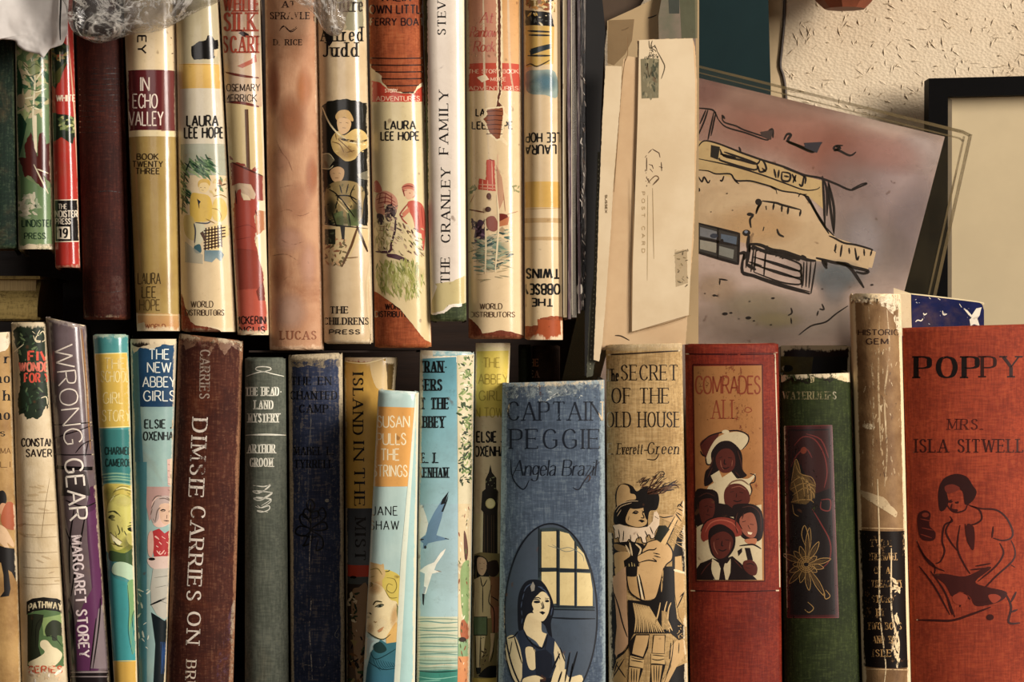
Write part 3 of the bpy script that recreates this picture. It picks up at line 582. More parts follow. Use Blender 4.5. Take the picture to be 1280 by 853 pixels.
a.poly('75,430 110,400 150,390 160,600 130,850 100,850 80,640', '#8a6a48', smooth=True).scatter('55,430 100,430 100,640 60,640', ['#c9b48c', '#1c2c1c', '#28341f'], 30, 2, 6).scatter('60,640 150,640 150,860 60,860', ['#27401f', '#6a4520', '#18120c', '#8a7440'], 40, 3, 8)
a.ell(82, 352, 16, 7, '#15130f').flush('illustration', GL)
a.use().text('ISLAND', 447.5, 505, 12.5, 76, 'serif', '#15100c', 90, stem=.2).text('IN', 448.5, 564, 12.5, 22, 'serif', '#15100c', 90, stem=.2).text('THE', 449.5, 609, 12.5, 46, 'serif', '#15100c', 90, stem=.2).text('MIST', 450.5, 674, 12.5, 52, 'serif', '#15100c', 90, stem=.2).flush('lettering', PR)
# --- strangers
B, r, a = make_book('light blue jacketed book with black slab lettering and two white seagulls over the sea', Q(438, (525, 593), (520.5, 587.5), 440),
    mat_cover('#8fb6b8', 'gloss', '#7faab0', w=.12, wear='#e9e2cc'), fray=.0008, y0=.004)
a.use(e1).poly('360,90 420,50 470,55 470,98 590,98 590,130 400,115', '#ece4cf', tear=.5)
a.poly('398,112 583,102 590,853 398,853', '#4f94a4', col2='#8fb4bc').use(e2).poly('380,0 590,0 586,545 380,540', '#8fb0bb', col2='#9fbcc0')
a.poly('385,538 582,540 582,860 380,860', '#c6c6a8', col2='#8fb3a0')
for i, y in enumerate(range(552, 800, 13)): a.line(f'390,{y} 440,{y+a.rnd.randint(-4,6)} 520,{y+a.rnd.randint(-4,6)} 582,{y+2}', 1.7, ['#8ba38c', '#6f9a90', '#dfd8b8'][i % 3], a=.75)
a.poly('385,800 582,792 582,860 385,860', '#2c8474').line('390,800 480,806 580,800', 1.6, '#173c34').line('392,828 480,838 580,826|400,850 500,845', 1.2, '#7fc0ac')
# gulls
a.poly('398,8 412,5 432,60 444,110 425,150 400,170 398,100', '#d9d5c8').poly('505,-15 526,-25 520,0 505,70 480,150 540,170 480,180 440,190 425,215 415,215 418,190 396,172 430,150 440,100 470,40', '#5d7f9c').poly('508,-20 540,-60 520,0 500,5', '#15181c').line('396,174 420,170|540,170 520,165', 2, '#15181c').ell(427, 208, 6, 8, '#20262c')
a.poly('525,215 500,235 470,280 440,292 425,300 398,322 425,335 420,400 416,440 430,430 460,335 500,325 470,318 480,290 515,240', '#ece8dc').poly('412,430 424,432 420,488 414,480', '#15181c').line('480,320 505,326', 1, '#8a6a4a').poly('420,395 432,400 424,430 416,430', '#9fa9b0')
a.use(e1).poly('510,853 545,770 540,800 520,853', '#1c2228')
a.use(e1).poly('586,95 670,90 668,860 592,860', '#c9bd98').scatter('592,100 668,100 665,700 600,700', ['#4f6a2c', '#6a8040', '#2c401c', '#8a9a58', '#d8d0b0'], 150, 2.5, 6).scatter('598,500 668,400 665,720 600,720', ['#1e2e16', '#2f4820'], 50, 2, 5)
a.use(e2).poly('584,0 650,0 640,730 584,730', '#cdb88c').poly('584,640 645,640 640,740 584,740', '#7fa070').poly('584,730 640,730 635,900 580,900', '#d08a50', col2='#c8763c').poly('600,560 642,560 640,640 598,640', '#a4542c', smooth=True).poly('612,130 625,160 632,230 622,280 612,220', '#5a3424', smooth=True).poly('600,300 645,290 645,560 608,540 596,420', '#7f9a5c', smooth=True).scatter('588,10 645,10 645,860 588,860', ['#8a4a28', '#4a5a28', '#e3d8b8', '#3c2a18'], 60, 1.2, 4, asp=2, ang=90)
a.ell(605, 650, 18, 12, '#2e1c12').flush('illustration', PR)
a.use(e1)
for t, x, y, w in (('TRAN-', 470, 150, 135), ('GERS', 455, 238, 112), ('AT THE', 460, 328, 168), ('ABBEY', 458, 418, 132), ('E. J.', 452, 592, 74), ('OXENHAM', 458, 663, 168)): a.text(t, x, y, 52 if y < 500 else 46, w, 'slab', '#0e1114', stem=.24)
a.flush('lettering', PR)
# --- Susan (pulled out in front)
B, r, a = make_book('small pale blue book standing forward, orange title panel and blonde girl in teal jumper', [(473, 487), (523.5, 490), (518, SB), (451.5, SB)],
    mat_cover('#b3cfc8', 'gloss', '#a4c4c0', w=.08, wear='#e9efe4'), y0=-.036, bulge=.003, depth=.04, p=4)
a.use(e1).poly('200,342 392,348 352,730 172,730', '#dd9c44', col2='#e0a24c').flush('title_panel', GL)
for t, x, y, w in (('SUSAN', 278, 416, 155), ('PULLS', 268, 500, 140), ('THE', 262, 576, 88), ('STRINGS', 262, 655, 165)): a.text(t, x, y, 54, w, 'sans', '#efe6c0')
a.use(e2).text('JANE', 235, 34, 42, 118, 'sans', '#101010', gap=.3).text('SHAW', 232, 103, 42, 136, 'sans', '#101010', gap=.3).flush('lettering', GL)
a.use((430, 690, 5.233)).poly('155,80 200,75 240,85 262,90 262,240 250,300 160,300 150,240', '#d8b070', smooth=True)
a.poly('262,120 320,130 365,160 380,210 376,280 362,330 376,420 360,440 340,390 330,340 290,320 258,270 250,180', '#d6c04a', smooth=True).poly('160,90 230,85 270,130 255,180 200,200 150,210', '#d9b877', smooth=True)
a.poly('130,240 180,200 250,230 300,310 345,330 358,400 345,470 310,530 260,568 215,560 160,525 132,490', '#ecd9a4', smooth=True)
a.poly('300,520 345,460 352,560 345,600 290,615 275,570', '#e3b45c', smooth=True).poly('100,300 120,220 175,200 190,220 150,250 135,330 150,370 130,400 112,370', '#6a6a48', smooth=True)
a.blob(200, 240, 60, 50, '#c99a58', .6).blob(330, 420, 30, 90, '#d8a860', .6, 10).blob(170, 500, 30, 40, '#d8b884', .6).blob(250, 470, 60, 60, '#f2e4b8', .6)
a.line('190,350 210,325 250,330|202,362 240,345 262,350|135,415 160,400 180,410', 2.0, '#4a4428').ell(236, 356, 22, 9, '#6a705c', ang=-10).ell(236, 356, 9, 8, '#20241c').ell(150, 428, 16, 10, '#59604c').ell(150, 428, 7, 8, '#1c2018').line('195,455 205,462 215,458|218,520 240,505 262,492|222,530 245,520', 1.2, '#8a6a3c').poly('218,518 245,500 262,490 250,515 228,526', '#c88a58')
a.line('132,490 160,530 215,565 262,572 305,540|150,240 135,330 130,400 140,450|345,340 362,420', 1.3, '#4a4a2a').line('280,170 330,180 345,230 320,270 280,250 290,210 320,220|270,250 300,300 350,300|170,120 220,110 250,150|165,170 200,160|180,200 190,235', 1.0, '#8a7a2c').poly('345,370 372,360 375,440 355,450', '#7a8048', smooth=True)
a.line('270,130 290,128 300,120', 1.2, '#4a4a2a')
a.poly('240,575 280,600 350,590 358,640 350,860 140,860 150,760 175,660', '#33727c', smooth=False, col2='#2d6a80').poly('195,610 240,590 280,640 240,665 200,650', '#1d3c3c', smooth=True).poly('130,690 150,700 165,660 180,600 230,575 190,580 150,560 132,600', '#b9cfcc', smooth=True)
for i in range(9): a.line(f'{190+i*16},{700+i*3} {205+i*17},{740+i*2} {240+i*13},{780-i*5}', .9, '#164450')
a.line('175,660 200,700 250,690 350,630|160,720 250,770 350,760', 1.2, '#12383f').use().poly('519.5,492 521.5,492 508,700 497,900 490,900 501,700', '#dfe6d0', .8).poly('521.5,491 530,490 525,900 497,900 508,700', '#97bcb8').flush('illustration', GL)  # narrow pale strip is a painted highlight; the wider one is the book's side
# --- Abbey girls in town
B, r, a = make_book('yellow and cream jacketed book with a dark clock tower and two schoolgirls', Q(429, (594.5, 638), (588.5, 621.5)),
    mat_cover('#d2c090', 'gloss', '#c4ae7c', w=.2, wear='#efe6cc'), y0=.013, fray=.0008)
a.use(e1).poly('670,40 900,40 900,400 670,430', '#c9b43c', col2='#d8bc3c').poly('670,28 900,25 900,70 670,75', '#d0c290').poly('670,390 900,380 900,860 670,860', '#cbb48c')
a.use((580, 560, 2.911)).poly('90,90 96,60 102,90 118,110 118,150 126,160 122,235 122,480 66,480 70,235 62,225 66,160 78,150 78,115', '#211a12').ell(96, 203, 18, 19, '#d8ca80').ell(96, 203, 14, 15, '#e8dca0').line('74,240 74,400|86,245 86,400|108,245 108,400|100,245 100,400', .7, '#5a4428', smooth=False)
a.scatter('80,80 115,110 118,150 78,150', ['#8a8a60'], 10, 1, 2.4).line('38,190 38,380|48,200 44,330', .0, '#caa')
a.poly('30,390 60,380 130,385 140,480 150,850 36,850', '#7d6c3c').poly('30,400 66,395 90,420 90,470 40,480', '#1a1510', smooth=True).poly('48,405 62,398 80,410 82,440 68,465 50,450', '#d2ac84', smooth=True).line('56,420 62,422|70,420 76,422|60,440 70,442', .9, '#2a1a10')
a.poly('36,480 60,468 90,470 100,500 98,620 38,620 32,540', '#c9b07c').line('60,470 68,505 84,480|68,505 68,600|36,490 34,560 30,600|98,500 104,560', 1.4, '#1c150e').poly('34,616 84,616 84,682 36,682', '#5c7048').line('34,616 84,616 84,682 36,682 34,616', 1.2, '#15120c', smooth=False)
a.poly('42,684 60,684 56,760 60,815 46,820 44,760', '#d8c08c').poly('62,684 78,684 72,740 64,770', '#d8c08c').line('42,684 44,820|60,690 56,815', .9, '#1c150e').poly('44,800 62,800 60,822 46,824', '#12100c')
a.poly('84,420 120,410 128,450 110,470 88,460', '#2a1a10', smooth=True).poly('96,470 150,470 150,680 105,672 96,600', '#8a5a34').poly('100,580 150,575 150,675 102,672', '#9c5c3c').line('100,500 90,560 110,600 106,740 96,780|98,540 130,560', 1.4, '#1c120c').poly('96,675 112,675 104,740 90,780 98,720', '#cfae7c')
a.poly('60,820 90,795 130,795 150,810 150,835 60,835', '#100e0a', smooth=True).rect(20, 835, 160, 1000, '#c9a83c').scatter('60,690 90,690 90,790 62,790', ['#40301c'], 10, 1.5, 3.5).flush('illustration', PR)
a.use(e1)
for t, x, y, w in (('THE', 755, 130, 78), ('ABBEY', 762, 210, 145), ('GIRLS', 762, 290, 140), ('IN TOWN', 752, 372, 170)): a.text(t, x, y, 46, w, 'sans', '#a08a24')
a.text('ELSIE J.', 752, 490, 50, 140, 'bold', '#120e0c').text('OXENHAM', 760, 560, 48, 175, 'bold', '#120e0c').flush('lettering', PR)
# --- two dark recessed books
B, r, a = make_book('dark green book set back in the gap beside the yellow jacketed one', Q(431, (648, 664), (650, 664)), mat_cover('#1c2412', 'cloth', '#10140a', wear='#4a4a2c', w=.1), y0=.1, depth=.08)
B, r, a = make_book('dark brown book set back in the gap, small red-gilt letters at its head', Q(432, (664.6, 700), (665, 700)), mat_cover('#24130c', 'cloth', '#180c08', wear='#4a301c', w=.1), y0=.1, depth=.08)
a.use(e3).text('THE', 212, 130, 34, 62, 'serif', '#9a5a30', gap=.3).text('SEA', 215, 185, 32, 60, 'serif', '#7a4426').flush('lettering', FOIL)
# --- Captain Peggie
B, r, a = make_book('wide slate-blue cloth book with an oval picture of a girl sitting by a window', Q(479, (628, 755.5), (623, 757), 475),
    mat_cover('#48586a', 'cloth', '#3c4a5c', wear='#8fa0a4', w=.32, edge=.55, st=.15, stain='#5a5a5a'), y0=-.011, bulge=.006, p=3, fray=.0008, depth=.105)
a.use(e3).poly('60,225 120,230 180,222 240,225 300,215 380,218 450,208 520,212 568,205 572,250 540,262 480,255 420,285 340,295 290,300 262,325 240,300 180,310 90,300', '#7f8c90', .8, tear=.6)
a.scatter('70,225 570,205 572,300 90,320', ['#b9c0bc', '#8a9aa0', '#3a4850'], 110, 1, 4, .8).poly('245,225 270,222 265,300 250,290', '#4a1c14', tear=.5).poly('262,300 330,295 262,326 238,300', '#a9b4b4', .9).line('245,225 240,290 262,326 300,300 330,280', 1, '#c9cfc8')
a.flush('rubbed_patch', RUB)
for t, x, y, w, h in (('CAPTAIN', 325, 365, 460, 88), ('PEGGIE', 325, 500, 430, 92)): a.text(t, x, y, h, w, 'light', '#141b26', stem=.11)
a.text('Angela Brazil', 325, 640, 76, 400, 'script', '#141b26', shear=.12, stem=.1).line('110,600 120,690 170,745 200,700|540,610 470,700 440,745 410,735', 1.6, '#141b26').flush('lettering', PW)
a.use((625, 640, 4.007))
N = 40; ov = [(255+232*math.cos(t*6.2832/N), 520-460*math.sin(t*6.2832/N)) for t in range(N)]
a.poly(ov, '#3d4a58').poly('190,85 262,78 330,90 400,160 440,230 462,330 470,490 190,490', '#2f3d40')
for q in ('208,100 285,98 285,280 208,280', '300,98 345,110 372,150 372,285 300,282', '386,172 420,210 446,288 386,285', '208,302 285,300 285,460 262,462 235,380 208,345', '300,305 372,305 372,470 300,468', '386,305 452,308 464,390 464,472 386,472'):
    a.poly(q, '#d3bf84', col2='#c9b478')
a.line('285,90 285,470|292,90 292,480|376,150 378,480|195,286 450,292|195,296 462,298|195,80 195,330|205,90 205,320|260,475 475,480|260,490 475,494', 1.5, '#141c24', smooth=False, taper=False).line('245,530 360,536 478,536', 2.2, '#10161e')
a.line('240,170 300,185 350,180 410,215 420,250|262,165 330,200 400,180', 1, '#7a8a84', a=.6)
a.poly('185,340 225,365 262,440 270,500 255,560 262,640 240,610 215,560 130,540 120,590 95,600 88,500 95,410 130,350', '#11151e', smooth=True)
a.poly('165,350 175,370 172,395 158,400 152,375', '#8a8478').poly('160,435 185,420 210,400 238,415 250,450 245,500 225,540 205,548 180,520 160,490', '#d8c493', smooth=True)
a.poly('135,520 175,510 205,545 210,600 240,620 215,690 180,650 120,600', '#d8c493', smooth=True).poly('150,430 190,400 215,390 180,425 160,460 168,490 150,500', '#11151e', smooth=True)
a.ell(185, 452, 17, 7, '#11151e').ell(236, 448, 11, 6, '#11151e').line('165,436 190,430 205,438|225,432 245,436|212,450 220,480 208,486', 1.3, '#11151e').poly('196,503 212,498 228,505 214,517', '#11151e')
a.poly('30,640 70,620 100,680 115,760 110,830 90,860 60,830 35,740', '#cdbb8e', smooth=True).poly('262,640 300,690 325,740 310,860 262,860 275,760', '#cdbb8e', smooth=True)
a.poly('85,600 120,590 150,650 210,680 235,610 275,640 268,720 285,790 262,860 110,860 112,740', '#222c3c').poly('130,680 175,690 180,780 150,790 132,740', '#d8c493', smooth=True).poly('175,700 230,690 262,720 262,800 230,860 180,840', '#161c28').poly('110,860 120,835 180,820 230,845 250,880 110,880', '#d8c493', smooth=True).poly('200,840 262,830 262,880 200,880', '#11151e')
a.poly('262,830 290,760 300,800 330,790 345,830 410,820 400,900 262,900', '#d8c493', smooth=True).line('350,705 325,853|388,700 345,853|365,760 350,853|300,710 262,790|310,800 290,860', 2.4, '#0e1218')
a.line('30,640 28,720 60,830 90,870|70,620 110,760|300,680 325,750|120,600 150,650 210,685 240,615|90,600 70,625 40,635', 1.7, '#0e1218')
a.line('120,400 135,375 160,360|112,440 120,410|105,480 110,450|110,520 108,495|200,380 225,395 245,425|190,375 215,380|108,560 112,535|255,520 262,480', 1.3, '#3c4a60').line('206,455 214,480 204,484|168,442 182,438 200,444|225,438 240,440|150,640 175,700|235,640 225,690|60,650 48,720|290,700 300,740', 1.2, '#1a1c22')
a.line(ov, 2.0, '#0e141e', closed=True, taper=False).flush('illustration', PR)
# --- tan book with the guitar player
B, r, a = make_book('tan cloth book with black drawing of a boy in a ruff playing guitar', Q(431, (757.3, 852.6), (761, 860), 429),
    mat_cover('#b18f58', 'cloth', '#9c7a46', wear='#d6c090', w=.2, edge=.4, st=.3, stain='#8a6430'), bulge=.0055, p=3)
a.use(e3).line('580,92 700,86 800,80 930,72', 1.8, '#2a1a0e', smooth=False, taper=False).rect(560, 30, 960, 72, '#d0b98a', .35)
a.text('The', 603, 190, 56, 56, 'serif', '#1d130c').text('SECRET', 782, 178, 72, 270, 'light', '#1d130c', stem=.12).text('OF THE', 738, 290, 72, 275, 'light', '#1d130c', stem=.12).text('OLD HOUSE', 752, 406, 72, 355, 'light', '#1d130c', stem=.12)
a.text('E. Everett', 665, 548, 52, 170, 'light', '#1d130c', shear=.12, stem=.12).text('-', 766, 552, 52, 22, 'sans', '#1d130c').text('Green', 850, 545, 56, 150, 'light', '#1d130c', shear=.12, stem=.12).line('830,570 810,600 770,598', 1.4, '#1d130c').flush('lettering', PW)
a.use((755, 580, 6.0915)); K = '#130e0b'; TAN = '#b8935c'
a.poly('20,520 70,530 80,620 75,853 20,853', K).poly('560,550 640,430 650,853 520,853 520,700', K)
a.poly('90,330 85,240 110,170 160,150 215,170 250,210 300,180 370,185 415,230 420,290 400,350 350,360 335,420 330,480 250,485 160,470 80,460 75,380', K, smooth=True)
a.poly('96,300 100,210 130,160 175,165 195,190 200,225 235,235 240,270 180,280 110,320', TAN, smooth=True).poly('170,400 200,340 250,315 300,325 325,360 330,420 318,465 260,482 190,465 165,440', TAN, smooth=True)
a.line('85,350 120,310 200,285 260,285|95,370 130,325 210,298|100,400 130,350', 1., '#b79a72').poly('195,330 260,300 320,310 300,335 230,345', K, smooth=True).poly('300,330 330,330 338,400 330,430 312,400', K, smooth=True)
a.line('215,380 240,360 265,372|285,358 310,365|290,375 305,410 280,412|262,435 285,430 310,440|190,400 185,430', 1.5, K).ell(240, 376, 18, 8, K).ell(298, 370, 8, 6, K).poly('262,432 312,436 290,450', K)
for i in range(11):
    x, y = 380+i*17, 180-abs(i-5)*8+(i % 3)*16
    a.line(f'330,230 {x-20},{y+10} {x+20},{y-60+i*9}', 1.6, '#4a2a18')
a.scatter('250,120 420,60 470,100 560,130 540,190 440,230 330,210', ['#2a1810', '#5a3a20', K], 70, 2, 4.5, asp=2.6, ang=-30).line('400,190 480,165 590,158|370,130 430,60 460,80 400,150', 1.0, K)
a.poly('65,470 120,460 180,480 260,490 330,480 370,440 380,370 400,360 425,400 420,470 390,520 385,560 360,570 345,540 320,560 325,600 295,600 280,560 250,570 235,600 205,590 190,575 170,600 120,600 110,560 85,570 80,520', '#d6bd9c').line('110,500 120,570|150,510 145,590|200,540 205,590|250,530 270,575|310,510 335,560|350,480 375,540|385,400 415,420|70,480 85,510', 1.4, K).line('65,470 80,520 85,570 110,560 120,600 170,600 190,575 205,590 235,600 250,570 280,560 295,600 325,600 320,560 345,540 360,570 385,560 390,520 420,470', 1.2, K)
a.poly('80,600 200,590 300,610 320,660 270,700 260,853 75,853', K).poly('80,610 160,630 190,660 130,670 85,650', '#8a6c40', smooth=True).poly('85,680 180,670 200,700 150,740 90,790 78,740', TAN, smooth=True).poly('80,800 150,740 165,853 85,853', TAN).line('195,600 215,700|240,610 280,650 262,700|165,620 200,690', 2.2, '#c9ae80').line('190,760 200,853|210,750 225,853|230,760 245,853', 1.4, '#a08a50')
a.poly('420,380 530,390 600,270 612,330 590,450 570,480 540,460 420,410', TAN, smooth=False).poly('545,380 600,280 612,330 600,420 560,450', TAN, smooth=True).line('420,400 460,410 530,395|545,380 560,400 590,440|560,340 600,360|550,370 590,395|560,330 575,310 605,340|600,280 575,330', 1.5, K)
a.poly('330,600 400,580 470,600 520,660 515,730 470,770 440,853 262,853 275,760 300,650', '#c19a62', smooth=True).line('330,600 400,578 470,598 520,660 518,730 472,772 440,853|300,650 330,600', 1.8, K).poly('430,600 540,400 560,420 470,620', '#c9a468').line('430,600 540,400|470,620 562,425', 1.4, K, smooth=False)
a.poly('260,700 330,660 380,655 420,680 430,710 400,745 340,735 270,750', '#c19a62', smooth=True).line('260,700 330,660 380,655 400,640|375,680 425,690|380,700 430,715|370,720 400,745 340,735 270,752', 1.6, K)
a.scatter('520,480 610,450 612,640 540,650 520,560', [TAN], 26, 2, 4.5, asp=4, ang=25).poly('540,710 590,700 600,830 540,820', TAN).line('530,820 610,825', 2, '#dcc9a0').poly('420,470 470,470 500,500 430,600 385,570', '#1c1e12')
a.use((755, 710, 5.965)); a.poly('20,-10 80,-10 65,60 80,250 100,400 80,560 90,700 40,853 0,853 10,400', K).poly('60,80 110,30 165,-10 170,300 185,560 100,680 80,640 95,440 85,260', '#b98f66').line('75,190 110,300 140,420 175,520', 1.8, K)
a.poly('165,-10 440,-10 410,150 380,230 300,245 230,225 180,170 165,60', '#c19a62').poly('165,60 235,60 270,240 200,200 178,150', '#b38c54').poly('165,-10 250,-10 245,60 165,65', K).line('245,60 275,240|262,50 305,240|175,60 240,62', 2.2, K).line('254,55 290,240', 2.2, '#dcc9a0').line('165,-5 175,120 205,195 300,248 380,232 412,150 445,0', 2, K)
a.poly('450,-10 525,-10 530,250 545,380 600,440 605,520 560,540 500,490 380,490 225,490 190,550 150,640 85,690 100,650 180,600 178,240 300,250 385,235 415,150', K)
for i in range(14): a.line(f'{218+i*9},{262+i*2} {240+i*13},{380+i*3} {228+i*17},{482}', 1.2 if i % 2 else 2, '#bd9a60')
a.line('420,260 400,360 370,440|470,250 450,330 440,470|500,260 480,320 470,470|450,340 510,470|470,400 490,480|430,400 500,455', 1.6, '#c9a468').line('440,20 430,140|435,60 428,180', 1.8, '#b08c54').poly('430,320 470,330 480,460 430,460', '#bd9a60', .6).scatter('540,400 600,460 600,530 550,520', ['#b08c54'], 16, 1, 2.4)
a.poly('525,30 600,35 600,170 545,290 530,200', TAN).line('520,15 600,40', 3, '#dcc9a0').line('600,180 545,300|565,220 600,180', 1.5, K).poly('550,300 600,300 620,440 600,440 560,360', '#a8844c').poly('540,540 600,540 612,640 540,740 480,853 430,853 500,740 490,600', TAN).line('520,540 500,700 450,853|560,560 555,640|500,560 490,680', 1.2, K).poly('540,740 640,700 640,860 480,860', K)
a.poly('180,560 240,495 340,495 330,600 290,690 290,760 260,853 180,853 185,750 195,640', K).poly('240,505 335,505 320,580 290,665 210,640 220,580', TAN, smooth=False).poly('195,655 300,680 292,750 190,730', '#bd9a60').poly('188,740 270,750 255,860 182,860', '#b08c54').line('200,665 250,680 300,682|200,690 290,705|195,735 280,750|205,750 205,853|225,755 222,853|245,755 240,853', 1.3, K)
a.poly('345,853 355,690 370,500 460,500 450,650 460,720 425,853', K).poly('375,505 452,505 448,640 360,635', TAN).poly('352,640 450,645 455,720 350,715', '#bd9a60').poly('352,725 435,728 415,860 358,860', '#b08c54').line('360,650 450,660|355,680 400,690 450,680|355,715 440,722|372,730 375,853|392,730 392,853|412,730 405,853', 1.3, K)
a.poly('90,720 150,670 170,853 40,853 70,770', '#a8844c').line('90,720 160,820|60,830 150,680|100,700 70,800', 1.6, K).line('20,0 15,853', 3, K, a=.6).flush('illustration', PR)
# --- Comrades All
B, r, a = make_book('red cloth book with an orange panel and a group of children in hats', Q(430, (856, 973), (863, 977.5), 429),
    mat_cover('#7a1e08', 'cloth', '#641404', wear='#a84a1c', w=.12, edge=.3, st=.2, stain='#5a1410', rough=.5), bulge=.0055, p=3)
a.use(e5); a.line('60,158 280,162 478,158 490,600 500,1240', 1.4, '#3c0c0a', smooth=False, taper=False).line('60,110 480,106', 1.2, '#b0503c', smooth=False)
a.use(e6).line('85,435 300,440 490,434', 1.6, '#3c0c0a', smooth=False, taper=False).use().line('855,443 972,441', .8, '#3c0c0a', smooth=False)
a.poly('867,458 952,457 955,726 871,726', '#94602e', col2='#9c6632').line('866,456 953,456 956,727 870,727 866,456', 1.8, '#4a1008', smooth=False, taper=False)
a.flush('title_panel', PW)
a.use(e5).text('COMRADES', 258, 302, 80, 300, 'sans', '#7c3418', gap=.1).text('ALL', 245, 415, 84, 116, 'light', '#7c3418').line('335,420 350,405 370,420 350,430 335,420', 1.2, '#7c3418').flush('lettering', PW)
a.use((860, 520, 3.875)); M = '#4c1a10'; DK = '#180a08'; CR = '#b9a780'
a.poly('42,520 120,420 220,300 262,300 300,440 356,430 360,795 42,795', CR)
a.poly('60,130 110,95 150,85 130,130 90,200 70,180', M, smooth=True).poly('85,215 110,150 150,100 220,78 270,85 292,110 280,150 250,165 215,140 170,150 130,190 110,230 92,232', CR, smooth=True).line('62,140 100,100 165,80 240,72 290,95 290,130 262,165|60,170 70,190 85,195|85,200 92,235 115,235', 1.8, DK)
a.ell(182, 78, 18, 10, CR).poly('112,180 150,130 200,122 240,150 262,190 265,260 285,290 240,305 205,270 150,265 120,320 80,340 85,270 115,240', DK, smooth=True).poly('135,200 160,165 200,160 225,190 228,240 205,272 165,275 140,245', M, smooth=True)
a.poly('110,290 150,265 165,300 210,270 240,310 220,330 180,360 160,425 140,410 120,355 90,360 100,340 125,325', CR)
a.poly('190,335 240,305 290,305 325,280 320,300 300,330 305,370 290,400 250,350', CR, smooth=True).line('300,280 325,290 322,320 300,330 310,360 295,400', 1.6, DK).poly('175,370 200,335 250,330 290,360 300,410 270,450 210,460 180,430', M, smooth=True).poly('130,420 190,430 230,460 220,490 140,490', DK)
a.poly('35,370 90,355 140,370 150,430 140,490 60,530 35,530', DK, smooth=True).poly('55,420 110,400 130,430 120,490 70,520', M, smooth=True)
a.poly('215,440 270,425 330,435 362,480 362,580 330,610 262,590 230,520', DK, smooth=True).poly('250,500 290,470 320,480 335,540 325,585 295,590 262,560', '#8a4a34', smooth=True).line('262,515 280,510|300,525 318,528|290,530 300,550|290,565 310,568', 1.6, DK)
a.poly('62,580 80,520 130,492 200,495 245,520 260,560 255,580 210,590 100,600 75,610', '#7c2a1c', smooth=True).line('62,560 90,510 160,488 230,505 262,550', 1.8, DK).poly('100,560 150,525 200,545 228,580 225,640 190,690 150,700 110,660', DK, smooth=True).poly('112,590 170,560 215,590 212,640 180,685 140,690 115,650', M, smooth=True)
a.poly('42,740 60,715 120,690 150,700 215,680 262,720 300,760 335,795 42,795', DK).poly('115,690 150,715 190,715 208,690 205,760 195,795 125,795 112,740', CR).poly('148,715 178,715 172,740 182,795 150,795 158,740', DK).line('115,690 110,750 130,795|208,690 210,750 195,795', 1.6, DK)
a.poly('275,600 330,595 325,625 290,620', '#a4603c', smooth=True).poly('275,640 300,640 315,700 290,705', DK).poly('270,705 310,700 335,730 330,770 300,770 270,740', M, smooth=True).poly('240,655 262,640 262,660 245,680', DK).line('250,630 290,625 320,625 355,645', 2, DK)
a.poly('42,530 60,600 90,640 115,690 60,712 42,740', CR)
L = '#7c4230'
a.line('150,205 165,200|195,202 212,205|178,210 176,232 186,234|165,250 182,256 200,248', 1.3, DK).line('158,215 160,240 172,262|215,215 212,245', 1.2, L).line('122,200 112,240 100,260|118,250 95,300|240,170 255,220 262,260|228,270 250,295', 1.6, '#3a1c14')
a.line('205,370 222,366|250,370 268,374|236,376 234,396|220,410 240,416 262,408', 1.2, DK).line('210,350 250,342 280,360', 1.3, L).line('190,345 215,320 260,312 295,335', 1.8, '#6a4a34')
a.line('80,440 95,436|104,440 118,444|98,450 96,466|88,478 104,482', 1.2, DK).line('50,395 90,375 130,390|45,430 55,480', 1.3, '#3a1c14').line('135,600 152,596|180,600 200,604|166,606 163,628 172,630|148,648 168,655 188,646', 1.4, DK).line('125,610 128,640 145,672|205,610 200,650', 1.3, L).line('82,565 110,520 160,505 215,520 245,560', 1.6, '#a04a34')
a.line('240,470 230,520 240,570|262,445 310,440 350,480 352,560|270,470 262,500', 1.5, '#3a1c14').poly('288,562 312,566 306,576 292,574', '#d8c4a0').line('282,720 305,716 322,726|280,735 300,740', 1.2, DK).line('62,770 90,730 118,705|225,700 262,740', 1.1, '#4a2018').flush('illustration', PR)
# --- olive and black book behind the green one
B, r, a = make_book('olive book with dark band, set back behind the dark green cloth book', Q(432, (975.5, 1063), (978, 1063)), mat_cover('#5a5020', 'paper', '#3a3414', wear='#7a6a30', w=.1), y0=.14, depth=.05)
a.use(e5).poly('480,105 860,125 860,178 480,168', '#1c0a08').poly('655,170 860,170 860,300 640,300', '#0e0c0a').ell(535, 225, 26, 16, '#14120c').flush('illustration', PR)
# --- green book
B, r, a = make_book('dark green cloth book with a frayed head and gilt water-lily stamped on black', Q(469, (975.6, 1062.5), (980.5, 1075), 466),
    mat_cover('#28320e', 'cloth', '#1a220a', wear='#5c6630', w=.22, edge=.3, st=.25, stain='#3c4a20'), fray=.0022, bulge=.0065, p=2.4)
a.use((970, 460, 2.6636)).poly('10,20 60,12 120,10 180,15 245,10 250,45 230,48 200,35 180,50 130,30 110,55 60,40 15,48', '#1a160c', tear=.6).poly('112,20 130,15 128,48 115,50', '#b8a878', tear=.5).poly('170,28 200,15 248,20 246,48 225,45 200,36', '#c4b488', tear=.7)
a.flush('torn_head', PWW)
a.text('WATERLILIES', 112, 92, 24, 175, 'slab', '#7a7048').flush('lettering', mat_print(.75, .4, .2))
a.poly('28,195 186,192 208,832 38,832', '#3a0f10').poly('38,205 178,203 198,822 46,822', '#140c0c').poly('44,210 175,208 182,400 130,420 70,300 48,330', '#30100e').line('28,195 186,192 208,832 38,832 28,195', 1.3, '#5a1a18', smooth=False, taper=False)
